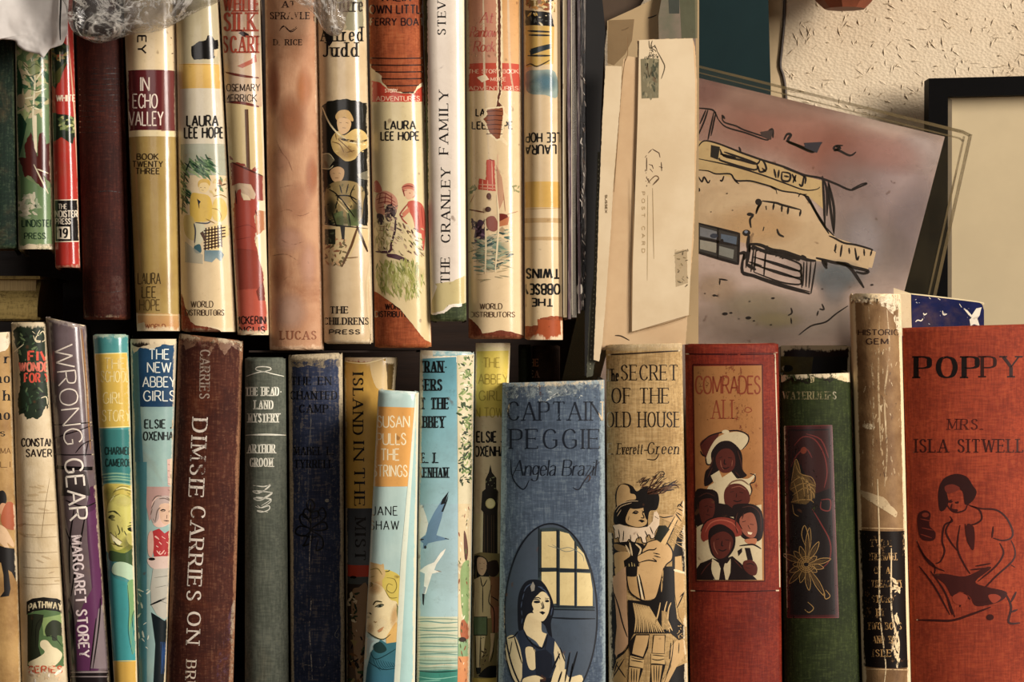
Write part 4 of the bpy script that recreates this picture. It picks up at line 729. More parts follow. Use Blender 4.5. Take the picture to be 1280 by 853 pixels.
a.line('60,260 90,230 130,240 160,290 170,350 160,400|100,220 150,240 175,300|50,330 70,290 100,270 120,300|150,440 180,440 178,475 150,470 150,445|120,470 150,520 180,580 178,640 150,670', 1.6, '#6a2420').ell(92, 275, 10, 12, '#7a2f18', ang=20)
g = '#a07a3c'
a.poly('50,380 62,310 75,315 82,350 110,365 132,390 130,430 100,455 50,450 62,420 45,405', '#7a5c2c', .55)
for q in ('52,375 64,308 74,318 82,350', '64,318 80,352 118,365 132,390', '50,385 80,365 110,385 132,395', '48,405 90,385 120,400 130,415', '55,425 95,400 122,415 128,435', '50,448 80,440 115,440 125,450', '70,360 88,375 95,430', '85,360 102,385 108,440', '100,370 115,400 118,445', '60,380 70,420 75,450', '55,455 60,485 75,495'): a.line(q, .9, g)
cx, cy = 100, 655
for i in range(15):
    t = i*math.pi*2/15+.2; L = (60, 44, 85)[i % 3]*(1.45 if abs(math.sin(t)) > .8 else 1); dx, dy = math.cos(t), math.sin(t)
    a.line([(cx+8*dx, cy+8*dy), (cx+L*.6*dx-9*dy, cy+L*.6*dy+9*dx), (cx+L*dx, cy+L*dy), (cx+L*.6*dx+9*dy, cy+L*.6*dy-9*dx), (cx+8*dx, cy+8*dy)], .85, g)
    a.poly([(cx+10*dx, cy+10*dy), (cx+L*.5*dx-7*dy, cy+L*.5*dy+7*dx), (cx+L*.9*dx, cy+L*.9*dy), (cx+L*.5*dx+7*dy, cy+L*.5*dy-7*dx)], '#6a4e26', .45)
for rr in (8, 14, 20, 26): a.line([(cx+rr*math.cos(t)*1.1, cy+rr*math.sin(t)) for t in [j*.7 for j in range(9)]], .8, g)
a.line('96,590 85,555 95,525 108,560 112,600|165,740 180,760 165,770 158,750|105,780 125,800 110,815 95,805', 1.0, g).flush('lily_stamp', FOIL)
# --- torn tan book with label
B, r, a = make_book('tall worn tan book with torn head and a black label low on its spine', Q(367, (1063.5, 1126), (1078, 1138.5), 368),
    mat_cover('#8c6a42', 'paper', '#6a4a2a', wear='#d8bf94', w=.55, edge=.8, st=.5, rough=.55), fray=.003, bulge=.006, p=2.4)
a.use(e7).poly('75,65 110,50 150,60 190,75 240,55 290,50 300,140 285,260 262,190 250,140 215,110 190,110 150,95 90,90', '#dcc8a4', .9, tear=.8).poly('120,60 150,50 190,65 185,85 140,82', '#2a1a12', tear=.6).line('75,70 130,80 150,95 190,100 250,70 285,62', 1.4, '#e9d8b4')
a.line('280,60 290,200 296,420 298,600 306,840', 2.6, '#e0caa0').line('150,110 160,300 170,500 165,850|225,120 235,300 215,480 225,700 215,850|195,140 190,400 200,700', 2.2, '#d0b384', a=.6).ell(150, 600, 26, 12, '#e0caa0', .8, ang=10).scatter('90,280 290,280 300,853 110,853', ['#dcc294', '#c9a878', '#5a3c20'], 90, 1.2, 5, .7, asp=2.2, ang=90).flush('rubbed_patch', RUB)
a.text('HISTORIC', 190, 215, 22, 165, 'bold', '#3a2416').text('GEM', 185, 252, 22, 90, 'black', '#3a2416').flush('lettering', PWW)
a.use(e8).poly('60,258 283,262 302,795 110,790', '#140c08').line('60,250 282,254|110,802 302,806', 1.2, '#caa878', smooth=False).poly('120,130 100,100 200,130 255,190 250,210', '#dcc294', .6, tear=.5).flush('spine_label', PW)
for i, (t, x, w) in enumerate((('TWO.', 190, 80), ('THE NOVEL', 200, 110), ('OF A', 195, 60), ('TREASURY', 215, 120), ('STORY', 200, 90), ('BY', 190, 30), ('TWO BOYS', 205, 130), ('AND THE', 210, 100), ('ISLE', 195, 70))): a.text(t, x, 310+i*53+(i > 3)*6, 26, w, 'serif', '#b78a4a')
a.flush('label_lettering', mat_print(.75, .3, .2, 120, spec=.7))
a.line('178,60 185,300 186,560 200,700 210,790 205,853|232,330 232,560 245,640 262,700 255,800|280,60 287,300 292,560 300,853', 2.0, '#dcc294').scatter('235,440 262,440 260,500 240,500', ['#dcc294'], 8, 3, 7).scatter('225,560 262,600 262,780 240,780', ['#dcc294'], 22, 3, 8, asp=2, ang=90).flush('scratches', PWW)
# --- Poppy
B, r, a = make_book('wide orange-red cloth book at the right with line drawing of a reading girl', Q(410, (1128, 1292), (1139.5, 1300), 405),
    mat_cover('#94300c', 'cloth', '#7c2206', wear='#b8551c', w=.12, edge=.3, st=.25, stain='#6a1a0c'), bulge=.007, p=2.6, fray=.0006)
a.use(e7); a.text('POP', 470, 358, 84, 250, 'serif', '#120806', stem=.24).text('PY', 690, 356, 82, 150, 'serif', '#2c0e08', stem=.17).text('MRS.', 545, 592, 42, 140, 'serif', '#4a160e', stem=.17, shear=.05).text('ISLA SITWELL', 562, 680, 52, 440, 'serif', '#3a130d', stem=.17)
a.line('355,330 350,400', 1.2, '#8a2a18').flush('lettering', PW)
a.use(e8); k = '#360b07'
a.poly('420,180 415,110 435,60 480,40 525,50 550,85 565,110 550,145 520,160 510,110 480,95 450,110 455,150 440,180', '#2c0c09', smooth=True).poly('440,90 470,80 500,95 480,110 450,115', '#6a2214', smooth=True)
a.line('445,150 455,170 470,185 490,190 520,180 530,155|455,145 470,140|480,150 495,148|470,155 465,175 475,178|472,188 490,185', 2.0, k).ell(462, 148, 10, 5, k).ell(488, 152, 8, 4, k).ell(480, 182, 13, 5, k)
a.poly('335,200 360,182 385,195 380,240 405,270 395,300 350,295 335,250', '#3a0e0a', smooth=True).ell(365, 200, 14, 9, '#7a2a18').line('345,215 390,225|350,250 395,260|345,275 390,290', 1.2, '#7a2a18')
a.line('460,205 470,225 440,240 430,300 440,340 425,380 405,390|530,160 580,175 640,180 680,210 705,260 700,290 665,300 630,290|630,245 625,290|470,215 445,260 460,300 490,340|520,235 530,300 550,335|540,165 575,180 585,215 560,235 530,240|500,240 490,330 520,400 540,430|700,300 715,340 705,380 640,440 590,490 550,510|655,310 670,350 640,400 570,460|330,300 360,360 400,400 400,430|340,400 400,480 460,590|385,420 440,500 480,600|335,320 380,390 440,420', 2.3, k)
a.poly('525,240 555,250 555,330 540,325', '#3a0e0a', smooth=True).poly('395,435 440,430 520,440 600,405 620,410 560,460 600,480 680,500 670,530 620,550 560,555 540,520 500,500 470,520 440,470', '#3a0e0a', smooth=True).line('330,610 400,612 470,612 540,590 620,560|450,520 470,590|500,560 510,510 540,530|560,540 600,540 660,510', 3.0, k)
a.poly('470,520 500,505 530,520 510,550 480,545', '#8c3018', smooth=True).poly('610,515 640,510 660,525 630,545', '#8c3018', smooth=True)
a.line('680,510 700,560 690,620 735,622|700,580 725,570|720,500 700,540|620,590 620,600', 3, k).ell(617, 600, 15, 12, k).line('560,400 620,390|540,415 600,408|700,395 715,405', 2.0, k).flush('illustration', PR)
# ================================================================== the upper row, left to right
c1, c2, c3, c4 = (0, 0, 3.879), (0, 200, 3.554), (200, 0, 3.879), (200, 200, 3.4125)
c5, c6, c7, c8 = (400, 0, 3.879), (400, 200, 3.4125), (560, 0, 3.877), (560, 200, 3.4136)
def U(yb, x0, x1, yt=-22, ybr=None, y0=0, y1=400): 
    f = lambda a, b, y: a+(b-a)*(y-y0)/(y1-y0)
    return [(f(x0[0], x1[0], yt), yt), (f(x0[1], x1[1], yt), yt), (f(x0[1], x1[1], ybr or yb), ybr or yb), (f(x0[0], x1[0], yb), yb)]
B, r, a = make_book('plain dark green book at the left edge of the upper row', U(311, (-40, 17), (-36, 21.5), -90, y1=310), mat_cover('#0b2416', 'cloth', '#081a10', wear='#5a6a4c', w=.12), bulge=.004)
B, r, a = make_book('pale green jacketed book with a fruit tree picture and a torn foot', U(312, (18, 62), (23, 67.5), -90, y1=310),
    mat_cover('#7d8a5c', 'paper', '#5c7048', wear='#d8d0b0', w=.3), fray=.001)
a.use(c1).poly('80,200 240,200 250,853 60,853', '#6f8a5a', col2='#54704a').scatter('75,240 235,230 245,560 80,560', ['#9fae70', '#b4a878', '#5c7c48', '#c0b088', '#2e5838'], 90, 4, 13, .9).poly('50,300 90,330 110,420 90,520 60,600 40,600', '#1d4428', smooth=True).poly('50,560 100,550 130,600 110,700 70,853 40,853', '#143a24')
a.line('150,280 170,380 160,560 170,740|120,330 165,400|215,330 165,400|110,480 165,470|225,430 165,450|150,520 190,530', 2.0, '#d8d0a8').ell(100, 490, 22, 34, '#b09c78', .8).ell(165, 330, 30, 34, '#8f9c62', .8)
a.line('110,300 140,330 170,310 200,330|115,360 150,370 190,350|130,520 165,510 200,525|140,430 180,440 210,425', 1.2, '#4a5a30')
a.poly('160,560 178,560 180,740 165,745', '#d8ccaa').poly('120,700 150,640 165,700 180,760 190,650 210,640 225,700 245,690 250,853 130,853', '#4a1812', tear=.8)
a.use(c2).poly('85,-10 240,-10 235,120 190,60 215,150 160,100 130,60 110,80', '#4a1812', tear=.7).poly('90,60 130,90 200,130 238,120 240,390 95,390', '#557448', col2='#6a8456').scatter('95,150 150,160 180,230 110,260 95,230', ['#b8b498', '#c8bfa4', '#8f9c7c'], 26, 4, 10).line('150,20 190,100 215,150|165,40 215,60', 1.8, '#c9c0a0')
a.flush('illustration', GL)
a.text('LINDISTER', 168, 282, 30, 140, 'bold', '#1c3420').text('PRESS', 155, 338, 26, 92, 'bold', '#1c3420').flush('lettering', PW)
a.poly('95,385 130,372 170,378 238,372 240,415 95,410', '#c9c4a8', tear=.6).flush('torn_foot', PWW)
B, r, a = make_book('slim bright red book with a black numbered panel and dark tree picture', U(335, (62.5, 90.5), (69, 100), -70, y1=330),
    mat_cover('#b3261a', 'gloss', '#a81f16', wear='#e0c8a8', w=.12), bulge=.003, fray=.0006)
a.use(c1).poly('225,240 300,200 335,230 330,300 270,430 240,400', '#1c2a18').poly('235,330 270,350 320,300 290,400 250,420', '#5a5a28', .8).scatter('240,240 330,210 320,300 250,320', ['#8a7a3a', '#3a4a28', '#b04028'], 16, 3, 7).line('290,250 292,300', 1.5, '#d8c8a0')
a.poly('245,545 330,560 365,570 370,640 350,700 300,665 255,690', '#1c2818', tear=.5).scatter('290,560 368,570 368,650 300,640', ['#7a8a4a', '#a8a868', '#4a5a30'], 26, 3, 8).line('330,180 362,560 375,853', 1.8, '#e2b08c', a=.8)
a.use(c2).poly('238,180 348,178 352,362 242,362', '#17110f').line('236,179 348,177|240,364 352,362', 1.2, '#e0d0b4', smooth=False, taper=False).poly('252,297 310,297 312,352 254,352', '#e4d8c0').flush('illustration', GL)
a.text('A. WHITE', 0, 0, 1, 1, 'sans', '#000', a=0) if False else None
a.text('THE', 278, 207, 22, 38, 'sans', '#d9cdb8').text('LINDISTER', 285, 240, 28, 118, 'bold', '#d9cdb8').text('PRESS', 280, 273, 24, 66, 'bold', '#d9cdb8').text('19', 281, 325, 38, 36, 'black', '#17110f')
a.use(c1).text('E. WHITE', 300, 476, 30, 130, 'bold', '#ead8bc').flush('lettering', PR)
B, r, a = make_book('wide dark maroon cloth book with fine stamped rules near its head', U(400, (94.5, 153), (104.5, 163.5)), mat_cover('#3c130b', 'cloth', '#2a0d08', wear='#6a3420', w=.3, st=.4, stain='#4a1a0c'), bulge=.006, y0=.004)
a.use(c1)
for i in range(13): a.line(f'385,{330+i*26} 480,{332+i*26} 590,{330+i*26}', .9, '#160504', smooth=False, taper=False)
a.use(c2).line('400,145 480,138 540,145|385,580 470,590 560,580', 1.3, '#1c0806').poly('380,500 560,520 570,700 375,700', '#5a2c18', .35).flush('stamped_rules', RUB)
B, r, a = make_book('olive and cream jacketed book with a maroon title panel in white capitals', U(414, (154, 219.5), (170.5, 226)),
    mat_cover('#a88c48', 'gloss', '#9a7c3a', wear='#d8c48c', w=.15, st=.3), bulge=.0055, p=3)
a.use(c1).poly('590,0 880,0 870,345 600,345', '#cdb68e', col2='#d6bf94').poly('600,345 868,345 866,636 608,636', '#5b1a1e').poly('610,636 870,636 870,666 612,666', '#d9c694').line('850,0 858,300 862,640 866,853', 1.6, '#e8d49a').line('596,300 612,650', .8, '#e8d8b0').scatter('820,170 855,170 855,330 830,330', ['#3a2a18', '#8a4a28'], 12, 1, 2.2)
a.poly('785,345 866,345 866,636 782,636', '#84403a', .55)  # lighter right third of the panel: the window's reflection painted in
a.use(c2).poly('590,680 800,685 800,770 770,790 740,780 700,800 660,780 600,760', '#c49a5c', col2='#b8743c', tear=.5).line('595,688 800,690', 1.2, '#d8c08a').poly('595,735 640,720 660,760 620,770', '#cdbb90', tear=.5)
a.flush('illustration', GL)
a.use(c1).text('IN', 702, 408, 66, 42, 'sans', '#e9d8c8').text('ECHO', 704, 490, 66, 118, 'sans', '#e9d8c8').text('VALLEY', 708, 575, 66, 165, 'sans', '#e9d8c8')
a.text('EY', 688, 216, 40, 84, 'bold', '#1c1410', 90).text('BOOK', 716, 760, 28, 104, 'bold', '#3a2a12').text('TWENTY', 716, 796, 28, 146, 'bold', '#3a2a12').text('THREE', 716, 830, 28, 116, 'bold', '#3a2a12')
a.use(c2).text('LAURA', 663, 527, 48, 100, 'sans', '#4c3a1a').text('LEE', 662, 588, 48, 62, 'sans', '#4c3a1a').text('HOPE', 665, 645, 48, 90, 'sans', '#6a5428').text('WORLD', 690, 740, 20, 90, 'bold', '#8a4a28').text('DISTRIBUTORS', 705, 768, 20, 150, 'bold', '#9a5a34').flush('lettering', PW)
# hope 1
B, r, a = make_book('cream jacketed book with a yellow stripe and children in a flower garden', U(415, (219.5, 273), (226.5, 294.5)),
    mat_cover('#8a3a1c', 'cloth', '#7a2e16', w=.1), bulge=.0045, p=3)
jk = '#cdb890'
a.use(c3).poly('60,-200 320,-200 340,853 90,853', jk, col2='#c9b998').flush('dust_jacket', GL)
a.use(c4).poly('80,0 310,0 330,750 275,745 250,725 215,715 150,705 130,690 105,620 95,575 88,570', '#d8c39a', col2='#d8be90', tear=.4).flush('dust_jacket_foot', GL)
a.use(c3).rect(60, -60, 320, 312, '#b8ac88').poly('92,312 300,316 310,432 98,432', '#d6ad50', col2='#cda348').line('90,312 300,314', 1, '#b98a34').poly('98,432 310,432 335,740 100,740', '#c9bfa6').poly('100,700 338,700 340,853 100,853', '#a9b4a0', .5, col2='#9ab0a4')
a.poly('152,225 190,200 222,195 230,172 250,172 265,195 330,190 360,200 355,220 340,225 270,240 262,285 165,290 153,270', '#12100e', tear=.5).line('275,-20 290,240 300,312 312,600 330,853', 2.4, '#efe0b4', a=.8).poly('262,240 280,240 278,275 262,270', '#cdb890')
a.use((220, 180, 5.333)).scatter('40,120 220,90 280,200 200,220 100,200 60,260 100,340 60,420 45,480 30,300', ['#2c4a30', '#3f6040', '#5c7c50', '#8aa070', '#1c3424'], 110, 3.5, 8, asp=2.4, ang=40).line('95,110 60,200 50,300 45,400 40,470', 2, '#1c3022')
a.poly('100,340 150,330 230,360 235,500 130,520 95,480', '#d0ab3c', smooth=True).poly('55,480 120,500 120,640 60,600', '#d8c070', .7, smooth=True).poly('150,260 180,240 215,250 222,290 195,325 160,315', '#dcc080', smooth=True).poly('150,250 185,232 225,245 225,280 205,260 165,262 150,290', '#c9a23c', smooth=True).line('160,290 172,292|188,290 198,294|170,308 185,310', 1, '#4a2c18').poly('140,365 165,385 150,410 145,385', '#1c1c2a').line('150,380 155,430', 1, '#1c1c2a')
a.poly('260,370 300,360 335,400 340,470 300,520 250,500 240,430', '#d2b45c', smooth=True).scatter('250,230 360,240 360,330 240,330', ['#c9b070', '#8a5a34', '#5c7c50', '#dcc898'], 26, 3, 7).line('300,280 350,260|330,300 360,280', 1.6, '#5a3a20').ell(290, 280, 12, 8, '#3a4a38').line('240,430 280,440 300,480 290,520|250,350 300,340 340,360|200,500 260,530', 1.2, '#8a6a28')
a.poly('120,530 170,520 200,560 180,640 150,690 125,680 130,600', '#c9c3a0').poly('125,680 160,670 170,720 140,730 122,710', '#3a6068', smooth=True).line('120,530 130,580 125,660|130,525 200,530 230,520', 1.8, '#4a4a50')
a.poly('200,570 280,520 300,540 360,545 365,600 310,640 300,720 230,710 195,690 185,620', '#d9bf80')
for i in range(6): a.line(f'{200+i*20},{560-i*4} {195+i*22},{710-i*4}', 1.7, '#3c2014', smooth=False, taper=False)
for i in range(7): a.line(f'{185},{580+i*20} {330 if i<4 else 305},{556+i*20}', 1.7, '#3c2014', smooth=False, taper=False)
a.poly('160,595 180,580 205,640 190,650', '#4a2c1c').poly('190,710 300,710 320,740 300,785 270,760 240,790 190,780', '#5c7a84', col2='#84989a').poly('60,650 180,740 180,800 60,790', '#b8b8a4', .5)
a.flush('illustration', GL)
a.use(c3).text('LAURA', 206, 586, 50, 150, 'bold', '#17120e').text('LEE HOPE', 214, 644, 50, 190, 'bold', '#17120e').use(c4).text('WORLD', 180, 616, 26, 94, 'sans', '#4a3420').text('DISTRIBUTORS', 190, 652, 24, 166, 'sans', '#4a3420').flush('lettering', PR)
# red-lettered
B, r, a = make_book('narrow jacketed book with red capitals and a brick-red torn building picture', U(419, (275, 325), (296, 335.5)),
    mat_cover('#c4a888', 'gloss', '#b0927a', wear='#e6d8b8', w=.2), bulge=.004, fray=.001)
a.use(c3).poly('315,500 500,520 500,853 335,800', '#c9b27c').poly('410,530 428,530 438,840 420,840', '#5a3a22').line('312,350 400,368 480,378', 3., '#6a2c22').line('325,495 400,500 480,518', 3.6, '#6a2c22').line('480,0 490,300 500,500 505,853', 3, '#e9dcc0', a=.8).line('505,0 512,400 515,853', 2, '#8a5a40')
a.poly('375,320 440,290 465,262 470,300 400,330', '#b05a44').poly('380,160 400,150 430,165 435,185 400,175', '#2a1a18', tear=.3).poly('310,-40 470,-40 470,45 320,40', '#b8472c', .35, tear=.8).scatter('330,760 500,830 500,860 340,860', ['#8a3a2c'], 20, 4, 8)
a.use((220, 180, 5.333)).poly('372,120 580,215 580,380 540,370 530,330 500,270 420,260 372,280', '#8a4032', col2='#8c3a2e').line('375,125 580,215', 2., '#4a2018').poly('385,400 410,310 430,300 440,360 520,370 540,330 545,440 520,480 535,560 525,640 600,750 590,853 385,853', '#a03e30', tear=.9).poly('432,325 480,345 500,375 450,375', '#d9c39a').poly('530,450 590,440 590,580 540,610 530,520', '#c07a4a', .8).line('540,660 600,740 580,750|395,310 405,400|530,440 540,480', 1.8, '#5a2018').line('400,560 480,540 530,570|400,640 500,620|405,700 520,710', .8, '#7a2c20')
a.poly('545,385 595,375 595,450 545,440', '#d9c8a4').use(c4).poly('315,380 440,390 445,530 410,560 320,560', '#8f3a2c', col2='#983e30', tear=.4).poly('320,555 415,550 455,600 462,740 345,745 330,680', '#b8503c', tear=.3).poly('410,560 440,520 452,600 420,600', '#7a2c22').poly('440,300 460,300 462,660 448,600 440,480 405,350 420,320', '#d8c69c', tear=.6)
a.poly('345,740 380,750 430,735 465,725 470,760 400,775 350,760', '#d8c49c', tear=.5).flush('illustration', GL)
a.use(c3).text('WHITE', 395, 20, 66, 168, 'slab', '#a8402a', stem=.2).text('SILK', 388, 106, 84, 150, 'slab', '#a8402a', stem=.2).text('SCARF', 398, 215, 76, 185, 'slab', '#a8402a', stem=.18).text('ROSEMARY', 392, 425, 34, 185, 'sans', '#2a1812').text('MERRICK', 390, 476, 34, 160, 'sans', '#2a1812')
a.use(c4).text('PICKERING', 396, 684, 32, 150, 'bold', '#2a1210').text('INGLIS', 388, 726, 28, 118, 'bold', '#2a1210').flush('lettering', PW)
# tan blotched
B, r, a = make_book('plain blotched salmon-tan book with small dark capitals and a worn foot', U(438, (331, 396), (336.5, 404)),
    mat_cover('#b98a66', 'paper', '#a87450', wear='#d8b490', w=.4, st=.4, stain='#a4683c', rough=.6), bulge=.0055, fray=.0018)
for x, y, rx, ry, c in ((365, 150, 22, 40, '#9c5c34'), (380, 110, 12, 30, '#b4682c'), (350, 200, 16, 20, '#c08a68'), (372, 250, 20, 26, '#bd8460'), (360, 300, 24, 20, '#c8957a'), (348, 340, 12, 30, '#a86c48'), (385, 330, 14, 34, '#c08c70'), (362, 390, 26, 28, '#c9a088'), (342, 110, 10, 40, '#9a5230'), (390, 220, 10, 30, '#a66038')):
    a.use().blob(x, y, rx, ry, c, .7)
a.flush('stains', PR)
a.line('350,235 365,232 380,238|345,268 360,262 375,270 390,264|352,300 366,306 384,300|340,320 358,318 372,326|355,350 362,346 372,352|345,175 352,190 360,200 366,215', .8, '#7a4426', a=.6).flush('creases', RUB)
a.use(c3).text('AT', 625, 20, 30, 60, 'serif', '#2a1410', stem=.2).text('SPRAYLE', 630, 76, 32, 190, 'serif', '#2a1410', stem=.2).text('D. RICE', 620, 205, 26, 136, 'serif', '#2a1410', stem=.2).line('580,150 600,125 630,150 662,130|585,140 605,128 635,155 665,135', 1.2, '#2a1410')
a.poly('745,100 790,150 790,60 745,0', '#4a2216', tear=.3).use(c4).text('LUCAS', 590, 748, 34, 150, 'slab', '#8a5236').flush('lettering', PWW)
# Judd
B, r, a = make_book('cream jacketed book with black scouts picture and big black serif surname', U(430, (397, 457.5), (404.5, 466)),
    mat_cover('#cdb48c', 'gloss', '#bfa57c', wear='#e6d4b0', w=.15, st=.3), bulge=.005, p=3)
a.use(c5).poly('0,-80 220,-80 225,130 160,150 20,130 0,60', '#8a8468', tear=.5).poly('20,40 60,-20 100,60 130,130 60,200 10,150', '#a89878', tear=.8).poly('15,150 60,160 62,200 45,225 30,200', '#17110f', tear=.3)
a.line('205,-40 225,200 232,330', 2.2, '#b8a078').line('222,-20 235,240 245,400 240,853', 1.4, '#3a2418')
a.use((395, 110, 3.709)).poly('20,90 60,60 140,50 250,75 250,370 240,640 195,630 20,630', '#1a1812', tear=.7)
a.poly('90,130 110,105 150,105 172,140 168,155 130,135 100,150', '#c09a5c', smooth=True).poly('98,150 130,138 162,155 155,195 125,215 105,200', '#d0a874', smooth=True).line('108,160 118,162|138,160 150,164|122,185 138,186', 1.1, '#2a1810')
a.poly('70,240 100,200 130,220 180,190 220,200 240,230 245,270 200,300 180,330 140,340 110,320 80,290', '#c8a860', smooth=True).line('30,90 60,160 100,210 150,250|110,220 160,250 230,262', 2., '#e6d4a4').line('110,230 130,240 200,250 240,240', 3, '#3a2414').scatter('80,230 230,220 220,320 100,320', ['#d8bc78', '#a8884c'], 16, 2, 4).blob(150, 300, 60, 40, '#9a7840', .6).blob(200, 240, 30, 40, '#d8bc78', .6).line('75,250 110,262 130,300|100,235 130,262 170,300|205,205 190,250 200,290|140,300 180,290|90,210 95,240', 1.2, '#6a4a24')
a.poly('18,310 60,305 85,340 60,375 20,372', '#7c7458', tear=.4).line('20,310 60,305 85,335|20,372 60,376 80,360', 1.2, '#c9bc90')
a.poly('60,370 80,340 120,345 135,370 125,350 90,350', '#14110c').poly('65,385 100,365 130,380 125,420 100,440 75,425', '#c09868', smooth=True).line('78,395 88,398|105,395 116,398|88,418 104,418', 1, '#2a1810')
a.poly('60,450 120,430 190,440 225,480 220,530 200,620 75,620 45,560 40,500', '#8a7444', smooth=True).poly('75,580 125,570 130,690 110,700 95,640', '#5c6a3c').poly('140,570 190,560 200,640 150,640', '#5c6a3c').scatter('50,450 220,450 220,620 60,620', ['#a08a50', '#3a3420', '#5c5c38'], 34, 2, 4.5).blob(130, 480, 60, 40, '#a89058', .7).blob(70, 560, 30, 60, '#2a2818', .8).blob(190, 570, 30, 60, '#34341c', .7).blob(120, 620, 60, 30, '#5c6038', .7).line('60,470 100,500 90,560|180,450 160,500 190,540|110,450 120,490|150,445 140,490|75,580 95,640 110,690|150,580 160,640', 1.6, '#1c180e').line('80,480 120,520 180,600|90,500 150,500 190,520|25,630 120,640 250,655', 1.8, '#15110c').line('95,520 150,580|100,510 160,560', 1.6, '#c9b074')
a.poly('20,640 250,655 240,740 200,700 150,800 30,820', '#c9b07c').scatter('30,700 150,700 140,820 30,820', ['#a87850', '#8a5a3c', '#c9a070', '#6a5a34'], 46, 2, 6).poly('40,655 90,655 90,725 40,725', '#26281a').scatter('45,660 86,660 86,720 45,720', ['#4a5238'], 8, 2, 5).poly('112,640 135,640 132,705 120,700', '#1c1810')
a.line('195,640 165,730 120,830', 3.2, '#5a3c20', smooth=False).line('190,640 215,700 240,760', 3.2, '#3a2414', smooth=False).line('130,790 195,785', 1.4, '#7a5a34')
a.poly('190,400 250,380 250,430 200,420', '#6a6450', tear=.3).flush('illustration', GL)
a.use(c5).text('Wilfred', 140, 20, 70, 200, 'serif', '#3a3024', stem=.16).text('Alfred', 105, 165, 66, 200, 'serif', '#1c1814', stem=.15).text('Judd', 98, 240, 66, 165, 'serif', '#1c1814', stem=.16)
a.use(c6).text('THE', 82, 640, 28, 75, 'serif', '#1c1410', stem=.2).text('CHILDRENS', 112, 688, 28, 190, 'serif', '#1c1410', stem=.2).text('PRESS', 105, 734, 18, 130, 'black', '#2a2018')
a.line('205,150 215,400 200,560 215,760', 2.5, '#e3cfa0', a=.6).line('222,0 215,300 222,560 215,800', 2., '#5a3c28').flush('lettering', PW)
# ferry boat, torn jacket over orange cloth
B, r, a = make_book('orange-brown cloth book under a torn cream jacket, ruled lines showing at its head', U(435, (460.5, 528), (468, 538.5)),
    mat_cover('#a04a1c', 'cloth', '#8a3a14', wear='#c07a44', w=.15, st=.3, stain='#7a3010'), bulge=.0055, p=3)
a.use(c5)
for i in range(6): a.line(f'244,{282+i*33} 370,{284+i*33} 498,{282+i*33}', 1.5, '#2a0e08', smooth=False, taper=False)
a.text('THEIR', 365, -12, 34, 150, 'bold', '#240a08').text('OWN LITTLE', 378, 45, 40, 275, 'bold', '#240a08').text('FERRY BOAT', 375, 106, 34, 260, 'bold', '#240a08').use(c6).text('WORLD', 322, 626, 24, 86, 'bold', '#24100a').text('DISTRIBUTORS', 320, 658, 24, 170, 'bold', '#24100a').flush('lettering', PW)
a.use(c5).poly('215,-60 232,-60 240,180 235,280 250,330 300,370 300,395 330,430 400,450 455,452 470,420 500,400 520,853 522,1500 520,1500 240,1250', '#e2cfa6', tear=.7)
a.flush('torn_paper_edge', PW)
a.use().poly('463,98 478,103 487,113 500,116 517,118 529,107 532,200 539,300 541,430 530,424 500,386 472,366 467,364', '#cdbd8e', tear=.3, col2='#d2bb88')
a.flush('dust_jacket', GL)
a.use(c5).poly('244,390 290,400 330,435 400,455 455,458 475,432 502,415 505,494 246,494', '#c03a24', tear=.3).text('ADVENTURES', 378, 478, 22, 210, 'sans', '#e8c0a0').text('STORY', 345, 440, 16, 60, 'sans', '#e8c0a0')
a.use((460, 210, 4.49)).poly('30,90 50,70 75,110 75,140 30,130', '#b8604c', smooth=True).poly('45,160 80,130 120,135 160,170 165,230 130,260 60,260 40,220', '#c98a6c', smooth=True).line('50,150 90,140 140,170|45,180 100,165 155,195|55,200 110,190 160,215|60,225 120,215 150,240|70,140 60,200|100,140 90,240|130,150 135,230', 1.3, '#8a3a34').poly('100,215 130,205 160,240 140,290 110,300 95,260', '#4a3a38', smooth=True)
a.scatter('95,210 160,210 160,300 100,300', ['#c9b088', '#2a1c20', '#8a6a5c'], 24, 2, 5).poly('50,260 85,265 88,310 60,318', '#4a3a3c', smooth=True).line('155,290 150,360 125,440', 2.8, '#3a2024').line('60,330 110,330|55,350 100,355', 1, '#8a5a48')
a.poly('190,110 215,88 250,90 272,120 265,160 235,170 205,155', '#c07058', smooth=True).poly('205,125 245,120 262,145 240,175 215,170', '#d6a884', smooth=True).line('190,110 225,100 260,110|200,130 220,125|230,140 240,143|195,115 205,160', 1.4, '#7a2c24').poly('225,190 270,185 310,215 325,300 320,400 310,480 290,460 265,400 262,330 250,280 225,230', '#bd5240', smooth=True).line('225,200 180,260 200,275|180,260 195,290 220,315', 2., '#9a4438').poly('190,255 230,220 235,245 200,280', '#cf7a5c').line('270,200 285,300 275,380|300,220 310,330', 1.1, '#8a2c24')
a.poly('250,350 300,370 310,480 280,490 255,440', '#d8c8a4').scatter('125,300 310,340 315,500 60,480 60,420', ['#6a4a38', '#8a8a48', '#c9b888', '#8a7a44', '#b89a7c', '#4a3028', '#d8c8a4'], 90, 2, 5, .85, asp=1.8, ang=45).line('105,490 150,490 200,510 235,535|40,470 120,470 130,430', 3., '#4a2c34').poly('105,480 160,485 235,520 230,535 150,510 110,500', '#4a2c34')
a.blob(180, 600, 150, 90, '#a8a458', .8).scatter('40,540 230,520 320,560 310,690 200,740 60,680', ['#8a8c3c', '#a8a858', '#6c7430', '#c9c088', '#9a9a4a', '#b8b46c'], 230, 2.5, 6.5, .9, asp=2.4, ang=80).scatter('30,280 130,280 120,480 40,460', ['#a09a58', '#8a7a48', '#c9b888'], 60, 2, 5, .8, asp=2, ang=90)
a.flush('illustration', GL)
